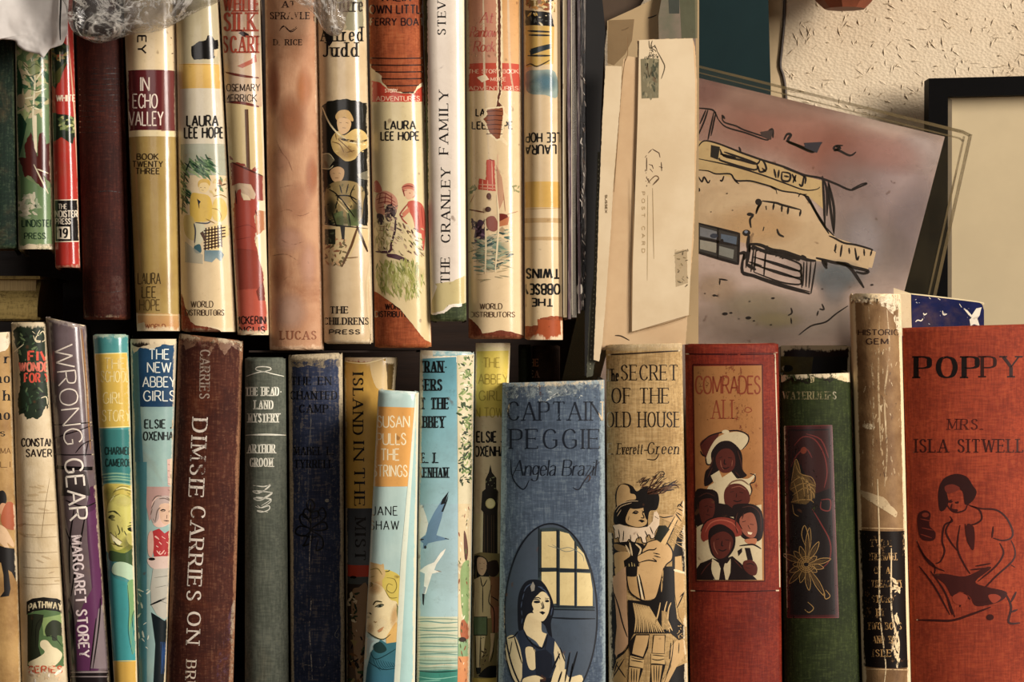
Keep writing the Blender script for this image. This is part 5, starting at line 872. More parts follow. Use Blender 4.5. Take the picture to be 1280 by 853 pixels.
a.use(c5).text('LAURA', 390, 607, 40, 145, 'bold', '#17120e').text('LEE HOPE', 388, 660, 40, 184, 'bold', '#17120e').flush('author_lettering', PR)
# Cranley
B, r, a = make_book('white jacketed book with black serif lettering running up, green foot showing', U(402, (528.7, 580.5), (538.5, 583)),
    mat_cover('#3f4a2c', 'cloth', '#343e24', wear='#7a8458', w=.15), bulge=.0035, p=4)
a.use(c6).poly('455,-1200 625,-1200 630,600 605,612 570,605 545,620 535,640 510,650 475,655 465,640', '#ddd0c0', tear=.5).poly('465,530 560,520 628,490 630,608 600,615 545,622 520,650 475,655', '#c9b87c', .9, tear=.4).poly('465,500 500,540 470,620', '#e0d4c0').flush('dust_jacket', GL)
a.poly('470,655 510,648 535,640 550,618 605,612 610,600 605,625 560,630 530,655 480,662', '#f0e6d4', tear=.6).flush('torn_paper_edge', PW)
a.use().text('THE', 556.5, 338, 11, 31, 'serif', '#1c1614', -90, stem=.19).text('CRANLEY', 557, 257, 11, 92, 'serif', '#1c1614', -90, stem=.19).text('FAMILY', 554.5, 153, 11, 78, 'serif', '#1c1614', -90, stem=.19).text('STEVENS', 552, 6, 10, 74, 'serif', '#1c1614', -90, stem=.19).flush('lettering', PR)
# rainbow rock
B, r, a = make_book('cream jacketed book with red script, red band and a jagged brown tear', U(424, (582, 652), (585.5, 655)),
    mat_cover('#7a3418', 'cloth', '#6a2a12', wear='#a86a44', w=.15), bulge=.006, p=3)
a.use().poly('580,-30 656,-30 656,420 640,415 625,413 612,416 603,417 598,408 590,400 583,396', '#cdb284', tear=.4, col2='#d6bc90').flush('dust_jacket', GL)
a.use(c7).poly('80,-100 260,-100 250,312 90,312', '#c08060', .9, col2='#c98f70').poly('260,-100 345,-100 345,312 270,312', '#c9904c', .9, col2='#d0a068').poly('85,312 350,312 352,445 90,445', '#b8402a')
a.line('170,-60 175,300 180,445 205,853', 2.6, '#e6cfa8', a=.75).line('290,-60 300,312 320,445', 3, '#dcc09a', a=.6)
a.poly('232,-100 262,-100 262,300 262,440 250,490 270,515 275,545 295,570 275,600 268,640 262,665 300,700 285,705 250,680 235,685 195,650 180,610 155,575 175,560 180,525 230,520 240,440 236,300', '#e0cba0', tear=.9).flush('torn_paper_edge', PW)
a.poly('240,-100 255,-100 256,300 258,440 246,495 265,515 268,555 262,600 255,670 238,675 200,640 188,600 170,578 190,560 190,535 232,525 247,440 243,300', '#5c2a16', tear=.5).poly('190,540 266,520 266,600 250,670 205,640 192,600', '#8a4a2a', tear=.4)
for i in range(5): a.line(f'190,{545+i*22} 230,{540+i*22} 264,{545+i*22}', .9, '#3a140a', smooth=False, taper=False)
a.flush('tear', PR)
a.text('At', 190, 85, 52, 62, 'script', '#b04a34', shear=.2, stem=.14).text('Rainbow', 175, 155, 48, 125, 'script', '#b04a34', shear=.2, stem=.14).text('Rock', 178, 225, 50, 100, 'script', '#b04a34', shear=.2, stem=.14)
for t, y, w in (('THE STORY BOOK', 346, 240), ('OF MORE', 384, 120), ('ADVENTURES', 428, 240)): a.text(t, 220, y, 18, w, 'sans', '#dca888')
a.poly('140,375 180,360 200,385 165,400', '#e6cfa8', tear=.4).text('LAURA', 196, 545, 34, 120, 'bold', '#17120e').text('LEE HOPE', 215, 608, 34, 195, 'bold', '#17120e')
a.poly('155,575 175,560 180,525 232,520 268,515 275,545 295,570 275,600 262,665 235,685 195,650 180,610', '#e0cba0', tear=.7).poly('170,578 190,560 190,532 232,525 265,522 268,555 262,600 252,670 238,675 200,640 188,600', '#844628', tear=.5)
for i in range(6): a.line(f'186,{540+i*22} 230,{537+i*22} 264,{540+i*22}', .9, '#3a140a', smooth=False, taper=False)
a.use((580, 180, 4.74)).poly('135,95 180,95 185,210 190,280 85,270 90,205 130,215', '#bb4430', tear=.6).line('90,240 185,245|95,260 190,265|110,210 110,270|140,215 140,275|165,100 170,275|200,60 205,420', 1.2, '#d8a080').poly('190,120 225,200 240,320 210,390 200,300', '#c98a6c', .5).line('150,90 175,100', 2, '#7a2418')
a.ell(148, 310, 14, 20, '#5a3024').ell(143, 388, 18, 16, '#4a2a20').line('20,388 120,405', 1.8, '#6a3a28').line('60,300 20,385|235,300 245,400|250,420 320,400', 1., '#9a6a4c').scatter('20,260 75,250 60,300 20,300', ['#8a8a5c', '#6a7450'], 14, 2, 5).scatter('290,250 325,250 325,290 300,290', ['#8a8a5c'], 8, 2, 5)
a.poly('205,415 250,418 258,440 215,480 205,450', '#6a2418', smooth=True).poly('210,460 270,430 260,480 210,490', '#b0683c').poly('135,440 180,430 205,490 180,520 140,500', '#8a4a3c', smooth=True).poly('80,460 110,455 130,500 125,560 80,600 60,560', '#4a3444', smooth=True).scatter('50,450 130,450 130,600 60,620', ['#4a3444', '#7a5a6c', '#c9a884', '#2a1c24'], 44, 2, 5.5)
a.blob(170, 620, 120, 80, '#8f9a80', .75).scatter('60,580 270,500 270,700 180,740 80,760', ['#4a6a60', '#6a8470', '#9aa484', '#2f4a48', '#c9b894', '#8a9a80'], 130, 3, 8, .85, asp=2, ang=0).scatter('30,620 300,620 260,800 60,820', ['#b8a478', '#a09468', '#8a8464'], 40, 2, 6, .7, asp=3, ang=-10)
a.line('125,440 130,600 125,770|195,300 205,480 185,760', 2.2, '#e6d3a8', a=.9).flush('illustration', GL)
a.use(c8).text('WORLD', 184, 625, 24, 95, 'sans', '#4a3420').text('DISTRIBUTORS', 190, 660, 22, 190, 'sans', '#5a4028').flush('lettering', PW)
a.poly('85,640 110,660 125,680 140,690 160,735 230,725 320,700 325,745 90,750', '#844020', .0) if False else None
# Bobbsey, upside down
B, r, a = make_book('cream jacketed book standing upside down with inverted capitals and a rust-coloured torn foot', U(425, (654.5, 700), (656, 703.5)),
    mat_cover('#a04a20', 'cloth', '#8a3a18', wear='#c88a58', w=.3, st=.4), bulge=.005, p=3)
a.use().poly('652,-30 702,-30 706,110 708,300 711,406 702,396 690,395 675,398 674,407 655,408', '#cdb48c', tear=.5, col2='#d2b88c').flush('dust_jacket', GL)
a.use(c7).poly('365,-100 500,-100 520,60 380,30', '#8a6a34').poly('370,50 500,60 515,130 372,125', '#1c1a18', tear=.4).poly('372,125 515,130 510,310 372,330', '#c9a24c').line('385,150 500,155|390,170 500,172|400,240 500,215|385,270 500,270', 2.4, '#2a2a28').poly('395,245 500,212 502,235 400,268', '#2a3438').line('376,320 400,310 430,322 470,305 495,290', 1.8, '#4a3a20').scatter('380,-60 510,-40 510,55 380,40', ['#1c1a18', '#c98a3c', '#8a4a28', '#d8c088'], 40, 2, 7)
a.scatter('380,60 500,70 500,120 380,115', ['#c9a24c', '#4a4a44', '#d8c8a0'], 18, 1.5, 5).poly('380,350 440,340 520,350 530,470 470,460 400,455 375,420', '#8fa49c', .8, smooth=True).blob(470, 400, 70, 60, '#4a7484', .8).blob(420, 420, 40, 40, '#84a09c', .7)
a.use(c8).rect(325, 95, 500, 205, '#cfa348', .95).rect(325, 250, 500, 270, '#c9a468', .6).rect(325, 330, 500, 345, '#c9a468', .5).line('330,210 480,205', .8, '#a87c34').flush('illustration', GL)
a.text('THE', 402, 608, 32, 90, 'black', '#12100e', 180).text('BOBBSEY', 412, 552, 42, 185, 'black', '#12100e', 180).text('TWINS', 405, 485, 40, 140, 'black', '#12100e', 180)
a.use(c7).text('LAURA', 448, 725, 44, 150, 'bold', '#12100e', 180).text('LEE HOPE', 448, 667, 44, 190, 'bold', '#12100e', 180).flush('lettering', PR)
a.use().poly('672,399 703,401 703.4,428 660,428 672,412', '#9c4418', tear=.4).flush('torn_foot', PW)
bobbsey = r
# ================================================================== sheets, sleeves, frame, wall, bag
def sheet(name, label, cat, pts, y, mat, yaw=0., thick=.0006, tear=0, group=None, parent=None, smooth=False, curl=0.):
    """a flat sheet of card or paper with real thickness, standing at depth y"""
    n = Vector((math.sin(yaw), -math.cos(yaw), 0)); pts = P(pts); rn = random.Random(5); cx = sum(p[0] for p in pts)/len(pts); cy = sum(p[1] for p in pts)/len(pts)
    if smooth: pts = catmull(pts, 4, True)
    if tear:
        o = []
        for i in range(len(pts)):
            a, b = pts[i], pts[(i+1) % len(pts)]; m = max(1, int(math.dist(a, b)/2.5))
            for j in range(m): o.append((a[0]+(b[0]-a[0])*j/m+rn.uniform(-tear, tear), a[1]+(b[1]-a[1])*j/m+rn.uniform(-tear, tear)))
        pts = o
    f = Flat(W(cx, cy, y), n); fr = f.pos(np.array(pts, float), np.zeros(len(pts))); org = Vector((float(fr[:, 0].mean()), y, float(fr[:, 2].min())))
    if parent is None:
        r = thing(name, label, cat, org, group); me_name = 'sheet'
    else: r = parent; me_name = name; org = Vector(r.location)
    f.org = org; fr = fr-np.array(org); bk = fr-np.array(n)*thick; N = len(pts); V = [tuple(v) for v in fr]+[tuple(v) for v in bk]
    T = tessellate_polygon([[Vector((x, yy, 0)) for x, yy in pts]]); F = []
    for t in T:
        a0 = sum(pts[t[i-1]][0]*pts[t[i]][1]-pts[t[i]][0]*pts[t[i-1]][1] for i in range(3)); t = t if a0 < 0 else t[::-1]
        F += [tuple(t), tuple(N+i for i in t[::-1])]
    ar = sum(pts[i-1][0]*pts[i][1]-pts[i][0]*pts[i-1][1] for i in range(N))
    for i in range(N):
        j = (i+1) % N; q = (i, i+N, j+N, j); F.append(q if ar < 0 else q[::-1])
    me = bpy.data.meshes.new(me_name); me.from_pydata(V, [], F); me.update(); link(me_name, me, mat, r); return f, r, Art(f, r)
def box(name, lo, hi, mat, parent=None, bev=.0, rot=None):
    bm = bmesh.new(); bmesh.ops.create_cube(bm, size=1)
    for v in bm.verts: v.co = Vector([(lo[i]+hi[i])/2+v.co[i]*(hi[i]-lo[i]) for i in range(3)])-(Vector(parent.location) if parent else Vector())
    if bev: bmesh.ops.bevel(bm, geom=bm.edges[:], offset=bev, segments=2, affect='EDGES', profile=.6)
    me = bpy.data.meshes.new(name); bm.to_mesh(me); bm.free(); return link(name, me, mat, parent)
def tube(name, pts, rad, mat, parent=None, n=8):
    V, F = [], []; off = Vector(parent.location) if parent else Vector()
    for i, p in enumerate(pts):
        d = (Vector(pts[min(i+1, len(pts)-1)])-Vector(pts[max(i-1, 0)])).normalized(); u = d.cross(Vector((0, 1, .01))).normalized(); w = d.cross(u)
        for k in range(n): t = k*2*math.pi/n; V.append(tuple(Vector(p)+(u*math.cos(t)+w*math.sin(t))*rad-off))
    for i in range(len(pts)-1):
        for k in range(n): F.append((i*n+k, i*n+(k+1) % n, (i+1)*n+(k+1) % n, (i+1)*n+k))
    F += [tuple(range(n))[::-1], tuple((len(pts)-1)*n+k for k in range(n))]
    me = bpy.data.meshes.new(name); me.from_pydata(V, [], F); me.polygons.foreach_set('use_smooth', [True]*len(F)); me.update(); return link(name, me, mat, parent)
def crumple(name, outline, y, depth, mat, amp=.003, scale=60, seed=0, parent=None, label=None, cat=None, ridge=True, flat=1.0):
    out = catmull(P(outline), 8, True); N = len(out); cx = sum(p[0] for p in out)/N; cy = sum(p[1] for p in out)/N; R = 34; V, F = [], []
    c0 = W(cx, cy, y)
    for side in (1, -1):
        for i in range(R+1):
            r = i/R
            for k in range(N):
                px, py = cx+(out[k][0]-cx)*r, cy+(out[k][1]-cy)*r; p = W(px, py, y); q = (p+Vector((seed, 0, 0)))*scale
                h = 0; f = 1.; g = 1.
                for _ in range(4):
                    v = mnoise.noise(q*f); h += g*((1-abs(v)*2.6) if ridge else v); f *= 2.1; g *= .5
                e = math.sqrt(max(0, 1-r**4)); yy = p.y-side*depth*e*(1 if side > 0 else flat)-amp*h*min(1, (1-r)*6)*(1 if side > 0 else .5)
                if i == R: yy = p.y
                V.append((p.x-c0.x, yy-c0.y, p.z-c0.z))
    for s in (0, 1):
        b = s*(R+1)*N
        for i in range(R):
            for k in range(N):
                q = (b+i*N+k, b+i*N+(k+1) % N, b+(i+1)*N+(k+1) % N, b+(i+1)*N+k); F.append(q if s == 0 else q[::-1])
    me = bpy.data.meshes.new(name); me.from_pydata(V, [], F); me.polygons.foreach_set('use_smooth', [True]*len(F)); me.update()
    o = link(name, me, mat, parent); o.location = c0-(Vector(parent.location) if parent else Vector())
    if label: o['label'] = label; o['category'] = cat
    return o
d1, d2, d3, d4 = (700, 0, 3.553), (700, 220, 3.28), (960, 0, 3.553), (960, 200, 3.553)
# ------------------------------------------------------------ setting: room shell and shelf
ZS = W(0, SB).z
def wall_mat():
    N = NT('woodchip_wallpaper'); c = N.coords(); v1 = N.n.new('ShaderNodeTexVoronoi'); mp = N.n.new('ShaderNodeMapping'); mp.inputs['Scale'].default_value = (90, 1, 130); mp.inputs['Rotation'].default_value = (0, .5, 0)
    N.L.new(c, mp.inputs[0]); N.L.new(mp.outputs[0], v1.inputs['Vector']); fine = N.noise(c, 160, 5, .7); big = N.noise(c, 12, 4, .6)
    base = N.mix(N.ramp(big, .35, .7), lin('#c9b698'), lin('#bea888')); base = N.mix(N.math('MULTIPLY', N.ramp(fine, .62, .75), .35), base, lin('#8a6a48'))
    N.set(N.b.inputs['Base Color'], base); N.b.inputs['Roughness'].default_value = .75; N.bump(N.math('ADD', N.math('MULTIPLY', v1.outputs['Distance'], .6), fine), .45, .0012); return N.m
def make_wall():
    """plaster wall with raised wood chips under the paper"""
    rn = random.Random(3); V = [(-2, .232, 0), (2, .232, 0), (2, .232, 2.4), (-2, .232, 2.4), (-2, .26, 0), (2, .26, 0), (2, .26, 2.4), (-2, .26, 2.4)]
    F = [(0, 1, 2, 3), (5, 4, 7, 6), (0, 4, 5, 1), (1, 5, 6, 2), (2, 6, 7, 3), (3, 7, 4, 0)]
    for i in range(1500):
        x, z = rn.uniform(.10, .40), rn.uniform(CZ+.0, CZ+.26); L, w, h = rn.uniform(.0012, .0042), rn.uniform(.0005, .0011), rn.uniform(.0004, .0011); t = rn.gauss(.6, .9); c, s = math.cos(t), math.sin(t); b = len(V)
        for a, d in ((-1, -.3), (-.3, -1), (1, -.2), (.4, 1)): V.append((x+a*L*c-d*w*s, .2319, z+a*L*s+d*w*c))
        V.append((x, .232-h, z)); F += [(b, b+1, b+4), (b+1, b+2, b+4), (b+2, b+3, b+4), (b+3, b, b+4)]
    me = bpy.data.meshes.new('wall_back'); me.from_pydata(V, [], F); me.update(); o = link('wall_back', me, wall_mat()); o['kind'] = 'structure'; return o
make_wall()
plaster = mat_simple('plaster', '#b8a68a', .8, 8, .1, .2)
for nm, lo, hi, m in (('floor', (-2, -3, -.05), (2, .26, 0), mat_simple('floor_boards', '#6a4a30', .5, 6, .3, .2, stretch=(1, 12, 1))), ):
    o = box(nm, lo, hi, m); o['kind'] = 'structure'
wood = mat_simple('dark_shelf_wood', '#2a1a10', .5, 14, .4, .3, stretch=(1, 1, 14))
def plank(nm, lab, lo, hi):
    o = box(nm, lo, hi, wood, None, .001); o['label'] = lab; o['category'] = 'shelf'
plank('shelf_board', 'dark wooden shelf board under the lower row of books', (-.62, -.04, ZS-.022), (.62, .231, ZS-.0002))
plank('side_panel', 'dark wooden side panel left of both rows of books', (-.645, -.03, 0), (-.622, .231, CZ+.5))
plank('shelf_support', 'dark wooden support under the right end of the shelf board', (.56, -.03, 0), (.58, .231, ZS-.0225))
plank('shelf_support', 'dark wooden support under the left end of the shelf board', (-.58, -.03, 0), (-.56, .231, ZS-.0225))
plank('gap_backing', 'dark panel added behind the left part of both rows to keep gaps dark', (-.60, .222, ZS), (W(742, 0, .19).x, .2315, CZ+.45))  # unseen panel added so that the gaps between the books stay dark
# cardboard laid between the rows, and a book lying in the left gap
o = box('cardboard_sheet', (W(309, 0).x, .010, W(0, 440.6, .01).z), (W(519, 0).x, .125, W(0, 438.4, .01).z), mat_simple('brown_card', '#2c1c12', .8, 30, .3, .3)); o['label'] = 'dark brown cardboard sheet lying in the gap between the two rows'; o['category'] = 'cardboard'
lo, hi = W(-30, 401, .03), W(50, 345, .03)
o = thing('book', 'small worn olive-brown book lying flat in the dark gap under the green books', 'book', ((lo.x+hi.x)/2, .08, lo.z))
om = mat_cover('#5a4418', 'cloth', '#3a2c12', wear='#8a743c', w=.5)
box('page_block', (lo.x+.001, .034, lo.z+.002), (hi.x-.003, .126, hi.z-.002), mat_simple('page_edges', '#a58c5c', .8, 30, .3, .6, stretch=(60, 1, 1), spec=.1), o)
box('cover', (lo.x, .03, hi.z-.002), (hi.x, .13, hi.z), om, o, .0006); box('cover', (lo.x, .03, lo.z), (hi.x, .13, lo.z+.002), om, o, .0006)
bm = bmesh.new(); prof = [(.034-.006*math.cos(t*math.pi/8), lo.z+.001+(hi.z-lo.z-.002)*t/8) for t in range(0, 9)]
V = [(x-o.location.x, yy-o.location.y+(-.004*math.sin(math.pi*i/8)), z-o.location.z) for x in (lo.x, hi.x-.001) for i, (yy, z) in enumerate(prof)]
me = bpy.data.meshes.new('spine'); me.from_pydata(V, [], [(i, i+9, i+10, i+1) for i in range(8)]); me.polygons.foreach_set('use_smooth', [True]*8); me.update(); bm.free(); link('spine', me, om, o)
# ------------------------------------------------------------ wall things: cable, picture frame, terracotta ornament
c = tube('cable', [W(x, y, .2285) for x, y in catmull([(979, -60), (981, -10), (980, 25), (977, 60), (975, 82), (979, 96), (982, 120), (985, 200), (985, 400)], 4)], .0011, mat_simple('cable_brown', '#3a2a1c', .5, 60, .3)); c['label'] = 'thin dark cable running down the wallpaper beside the teal board'; c['category'] = 'cable'
f, r, a = sheet('wall_strip', 'narrow cream paper strip on the wall between the teal board and cable', 'paper', '955,-60 979,-60 977,40 974,82 980,112 983,400 955,400', .229, mat_simple('strip_paper', '#b89e74', .7, 30, .15))
blk = mat_simple('black_frame', '#050404', .6, 50, .3, .15, spec=.05)
fr = thing('picture_frame', 'black picture frame with an empty cream mount leaning on the wall at the right', 'picture frame', (W(1400, 0, .2).x, .205, ZS))
def bar(nm, q, y0, y1, m):
    A = [W(x, y, y0)-Vector(fr.location) for x, y in q]; B_ = [p+Vector((0, y1-y0, 0)) for p in A]
    me = bpy.data.meshes.new(nm); me.from_pydata([tuple(p) for p in A+B_], [], [(3, 2, 1, 0), (4, 5, 6, 7), (0, 1, 5, 4), (1, 2, 6, 5), (2, 3, 7, 6), (3, 0, 4, 7)]); me.update(); return link(nm, me, m, fr)
bt = 426.5+(CZ-ZS)/(S*(D+.195)/D)
bar('frame_side', [(1161, 98), (1185, 121), (1184, bt-24), (1160, bt)], .195, .214, blk); bar('frame_side', [(1640, 86), (1615, 110), (1615, bt-24), (1640, bt)][::-1], .195, .214, blk)
bar('frame_rail', [(1161, 98), (1640, 86), (1615, 110), (1185, 121)], .195, .214, blk); bar('frame_rail', [(1184, bt-24), (1615, bt-24), (1640, bt), (1160, bt)], .195, .214, blk)
bar('mount', [(1178, 115), (1622, 104), (1622, bt-18), (1176, bt-18)], .205, .209, mat_simple('cream_mount', '#b3a07a', .7, 9, .12, .1))
bar('inner_lip', [(1184, 120), (1190, 125), (1189, bt-28), (1183, bt-24)], .2015, .205, mat_simple('lip_edge', '#6a5a40', .6, 30))
tc = thing('wall_ornament', 'terracotta-red faceted pot base hanging at the top edge of the photo', 'ornament', W(1056, 12, .19))
bm = bmesh.new(); prf = [(.0, 0), (.013, .0004), (.018, .005), (.024, .013), (.030, .03), (.033, .05)]; n = 9
vs = [[bm.verts.new((rr*math.cos(k*6.2832/n+.3), rr*.9*math.sin(k*6.2832/n+.3), z)) for k in range(n)] for rr, z in prf[1:]]; c0 = bm.verts.new((0, 0, 0))
for k in range(n): bm.faces.new((c0, vs[0][(k+1) % n], vs[0][k]))
for i in range(len(vs)-1):
    for k in range(n): bm.faces.new((vs[i][k], vs[i][(k+1) % n], vs[i+1][(k+1) % n], vs[i+1][k]))
bm.faces.new(vs[-1]); me = bpy.data.meshes.new('pot_body'); bm.to_mesh(me); bm.free(); link('pot_body', me, mat_simple('terracotta', '#8a4426', .6, 60, .35, .3), tc)
tube('cord', [(tc.location.x, .19, tc.location.z+z) for z in (.05, .15, .3)], .001, blk, tc)
# ------------------------------------------------------------ teal board, dark backing, sketch in its sleeve
def dn(x, y, d): return (640+(x-640), y)
bb = 426.5+(CZ-ZS)/(S*(D+.18)/D)
f, r, a = sheet('teal_board', 'plain dark teal board standing upright behind the watercolour sketch', 'board', [(862, -50), (959, -50), (963.5, 110), (966, bb), (862, bb)], .188, mat_simple('teal_board', '#12282a', .7, 9, .2, .1, bd=.0005, spec=.1), thick=.003)
f, r, a = sheet('dark_board', 'black-brown board between the sketch and the black picture frame', 'board', [(1000, 250), (1161, 250), (1159, bb), (990, bb)], .186, mat_simple('black_board', '#0e0b06', .6, 20, .3, .1, spec=.05), thick=.003)
TR, TL = (1181, 171), (850, 91.9); hv = (-.262, 1.0); b1 = 426.5+(CZ-ZS)/(S*(D+.17)/D)
h1 = b1-TR[1]-2
f, r, a = sheet('watercolour_sketch', 'ink and watercolour sketch of a shop front on tilted paper in a clear sleeve', 'picture', [TL, TR, (TR[0]+hv[0]*h1, TR[1]+h1), (TL[0]+hv[0]*h1, TL[1]+h1)], .170, mat_simple('sketch_paper', '#b59a84', .7, 25, .12, .3), thick=.0006)
sk = (870, 90, 4.0); s2 = (870, 220, 4.0); K = '#1a1210'
f.clip = [TL, TR, (TR[0]+hv[0]*500, TR[1]+500), (TL[0]+hv[0]*500, TL[1]+500)]; a.lw = 1.45
a.use().poly([TL, TR, (1128, 369), (1090, 500), (700, 500)], '#ab9283')
for x, y, rx, ry, c, al, an in ((900, 150, 90, 60, '#94604c', .6, 10), (1000, 170, 110, 55, '#9c5c46', .65, 12), (1060, 205, 80, 55, '#9a5844', .65, 15), (960, 120, 90, 30, '#98705c', .6, 13), (1080, 260, 90, 60, '#86706a', .8, 60), (1130, 230, 60, 60, '#a08a88', .7, 0), (1150, 190, 40, 30, '#b4a29c', .8, 10), (1140, 290, 40, 80, '#77686a', .6, 15), (1060, 320, 90, 60, '#8a7a72', .7, 0), (1010, 400, 90, 40, '#8f8072', .6, 0), (930, 400, 90, 40, '#8c7866', .6, 0), (1080, 300, 30, 50, '#9c9090', .6, 0), (1110, 190, 60, 30, '#a8766a', .6, 14), (880, 110, 40, 30, '#7c4a40', .5, 0), (1050, 130, 80, 12, '#b48a7c', .6, 13)):
    a.blob(x, y, rx, ry, c, al, an, 20)
a.use(sk).poly('0,345 60,345 180,385 350,440 540,520 635,545 640,690 560,620 420,590 380,580 200,535 60,500 0,495', '#b0925a').poly('0,490 60,500 200,535 400,590 550,615 640,760 690,830 900,900 880,980 560,940 220,850 0,760', '#b89a70').use(s2).poly('0,180 640,240 700,310 880,370 860,470 600,400 270,340 0,260', '#b4966c')
for x, y, rx, ry, c, al in ((300, 250, 260, 120, '#c0945c', .6), (700, 500, 160, 90, '#5c666a', .8), (690, 560, 90, 110, '#6a6c6e', .6), (300, 640, 240, 100, '#8a7a5a', .5), (100, 560, 140, 90, '#a88a68', .6), (400, 720, 160, 50, '#8c7c4c', .5)): a.blob(x, y, rx, ry, c, al)
a.flush('watercolour_wash', mat_print(0, .7, .25))
a.use(sk).line('0,180 60,185 90,195 110,235|130,215 140,250 200,270 240,290 330,320 360,335|110,235 150,275 250,305 350,340 365,330|60,190 40,250 10,320|90,200 70,290 60,340|50,190 20,260|100,200 75,320', 1.4, K).line('130,215 145,235|340,325 380,285 385,330', 2, K).poly('320,300 385,290 375,340 330,325', '#3a2c28')
a.line('440,340 455,312 475,315 460,345 500,365 580,400 600,380 630,352|450,345 540,380 590,400', 2.4, K).poly('540,355 630,350 605,405 545,380', '#2a2830').line('800,400 770,418 720,395 690,385 700,370 735,368', 2., K).line('700,372 720,380 690,395', 2.6, K)
a.line('10,375 40,345 100,355 180,385 230,405 330,440 440,475 540,515 620,530 700,560 770,590 810,578 855,558 830,560 780,585', 1.9, K).line('0,432 90,450 200,475 330,515 440,555 540,590 600,588 620,575', 1.3, K).poly('75,365 120,375 110,440 72,425', '#1c1814')
a.line('120,385 140,420 220,440 300,460 320,440|120,430 130,445 290,490 305,460|120,410 200,430|330,440 345,460 350,490 320,500 310,470|140,400 300,455|330,480 350,500|390,485 400,530|415,490 410,530|430,500 470,510 465,545 430,540 430,500|440,520 465,525|480,510 500,550|500,515 485,555|540,520 530,570 515,560|440,480 540,520 545,560|215,375 225,400', 1.9, K)
a.line('0,490 60,495 100,510 170,510 190,535 210,545 270,545 330,560 380,575 430,595 500,605 520,612 555,612|370,570 385,580 400,590|400,590 405,610|10,520 30,550 40,525 60,555 70,540|120,540 130,545 140,520|190,540 215,560', 1.5, K).line('512,625 520,608 560,625 600,700 650,780 690,820|540,615 575,660 620,740 665,810', 1.9, K, smooth=False).line('632,520 640,650 645,775|640,540 655,600 655,720|662,540 670,660 690,810|665,560 690,680 690,800', 2.2, K)
a.line('300,640 325,650 310,680 300,710|330,645 400,655 430,665 525,690|325,645 300,700|390,655 385,690|430,665 428,700|462,675 458,712|525,690 518,722|350,670 352,690|260,710 285,715 270,740 275,780|340,775 335,795|405,785 415,812 440,825', 2.0, K)
a.ell(312, 650, 16, 16, K).ell(268, 712, 14, 9, K)
a.use(s2).poly('5,235 120,265 215,290 210,440 120,415 5,380', '#34302c').poly('20,255 110,280 110,320 20,300', '#6a6a6c').poly('125,290 205,305 200,350 125,330', '#4c5866').poly('20,320 105,335 100,385 20,365', '#8a8474').poly('115,350 190,370 185,415 115,395', '#75756c').line('5,235 120,265 215,290 210,440 120,415 5,380 5,235|110,262 108,410|10,310 210,350', 2.4, K, smooth=False).ell(130, 325, 8, 10, K).ell(90, 300, 20, 12, '#2a3040', .7)
a.ell(252, 285, 20, 16, K).ell(250, 280, 9, 7, '#6a7484').line('265,295 260,345 270,380|215,390 245,385 240,420|270,340 255,440|240,390 232,480 290,500 400,540 570,590|250,440 300,470', 3, K)
a.line('270,340 320,345 380,370 440,380 500,400 560,420 600,425|280,350 350,380 430,395 520,420', 3.2, K).scatter('280,335 560,400 560,430 430,410 280,365', [K], 50, 2, 5)
for i in range(3): a.line(f'285,{365+i*40} 400,{395+i*40} 500,{430+i*40} 525,{450+i*36} 515,{475+i*34} 420,{450+i*40} 290,{405+i*38}', 1.5, K)
a.line('260,350 250,460|290,360 275,480|300,370 290,480|350,380 345,430 340,500|540,430 535,550|555,430 550,555|575,430 565,560|600,430 575,590|240,480 330,510 440,545 570,580|265,430 330,450|525,440 530,560', 1.4, K).line('600,410 640,420 700,435 750,440 780,455 860,475 840,488 800,480|630,420 655,465|645,425 655,450|740,440 780,470 840,560|700,430 760,450', 2.8, K)
a.line('665,300 690,310 740,335 800,345 870,365 885,372|880,370 872,400|690,370 700,385|730,345 722,405|765,360 768,390|795,360 805,420 815,400|840,365 842,400|700,340 695,380', 1.7, K)
a.line('515,795 560,760 590,745 650,730 700,690 760,650|630,640 640,668 618,665|612,675 605,700|475,660 480,685 460,698|475,710 478,740|120,515 118,545|115,515 158,522', 1.4, K)
for x, y, w in ((45, 588, 5), (92, 598, 10), (105, 600, 6), (385, 612, 9), (268, 628, 5), (145, 690, 14), (175, 685, 8), (262, 710, 14), (290, 725, 6), (375, 745, 6), (215, 715, 4), (632, 565, 5), (155, 88, 5), (75, 180, 4), (183, 172, 4), (880, 545, 8), (350, 155, 4)): a.ell(x, y, w, w*.55, K)
a.use(sk).ell(15, 590, 6, 10, K); a.flush('ink_drawing', PR)
# clear sleeve: front and back film with welded rims
def film_mat(name, col, al, rough=.12):
    N = NT(name); c = N.coords(); N.set(N.b.inputs['Base Color'], lin(col)); N.set(N.b.inputs['Alpha'], N.math('ADD', N.math('MULTIPLY', N.ramp(N.noise(c, 30, 4, .6), .4, .75), al*.6), al*.6)); N.b.inputs['Roughness'].default_value = rough
    N.b.inputs['Specular IOR Level'].default_value = .6; N.bump(N.noise(c, 50, 3, .5), .15, .001); return N.m
film = film_mat('clear_film', '#80704c', .022); weld = film_mat('welded_rim', '#6a5a3c', .6)
ST, SL = (1215, 167), (800, 63.5); h2 = b1-ST[1]-8; v2 = (-.222, 1.0); BRs, BLs = (ST[0]+v2[0]*h2, ST[1]+h2), (SL[0]+v2[0]*h2-10, SL[1]+h2)
f, sl, a = sheet('clear_sleeve', 'clear plastic sleeve around the tilted watercolour sketch, its rim catching light', 'sleeve', [SL, (1205, 163.5), ST, (1213, 178), BRs, BLs], .1665, film, thick=.0003)
sheet('back_film', None, None, [SL, (1205, 163.5), ST, (1213, 178), BRs, BLs], .1735, film, thick=.0003, parent=sl)
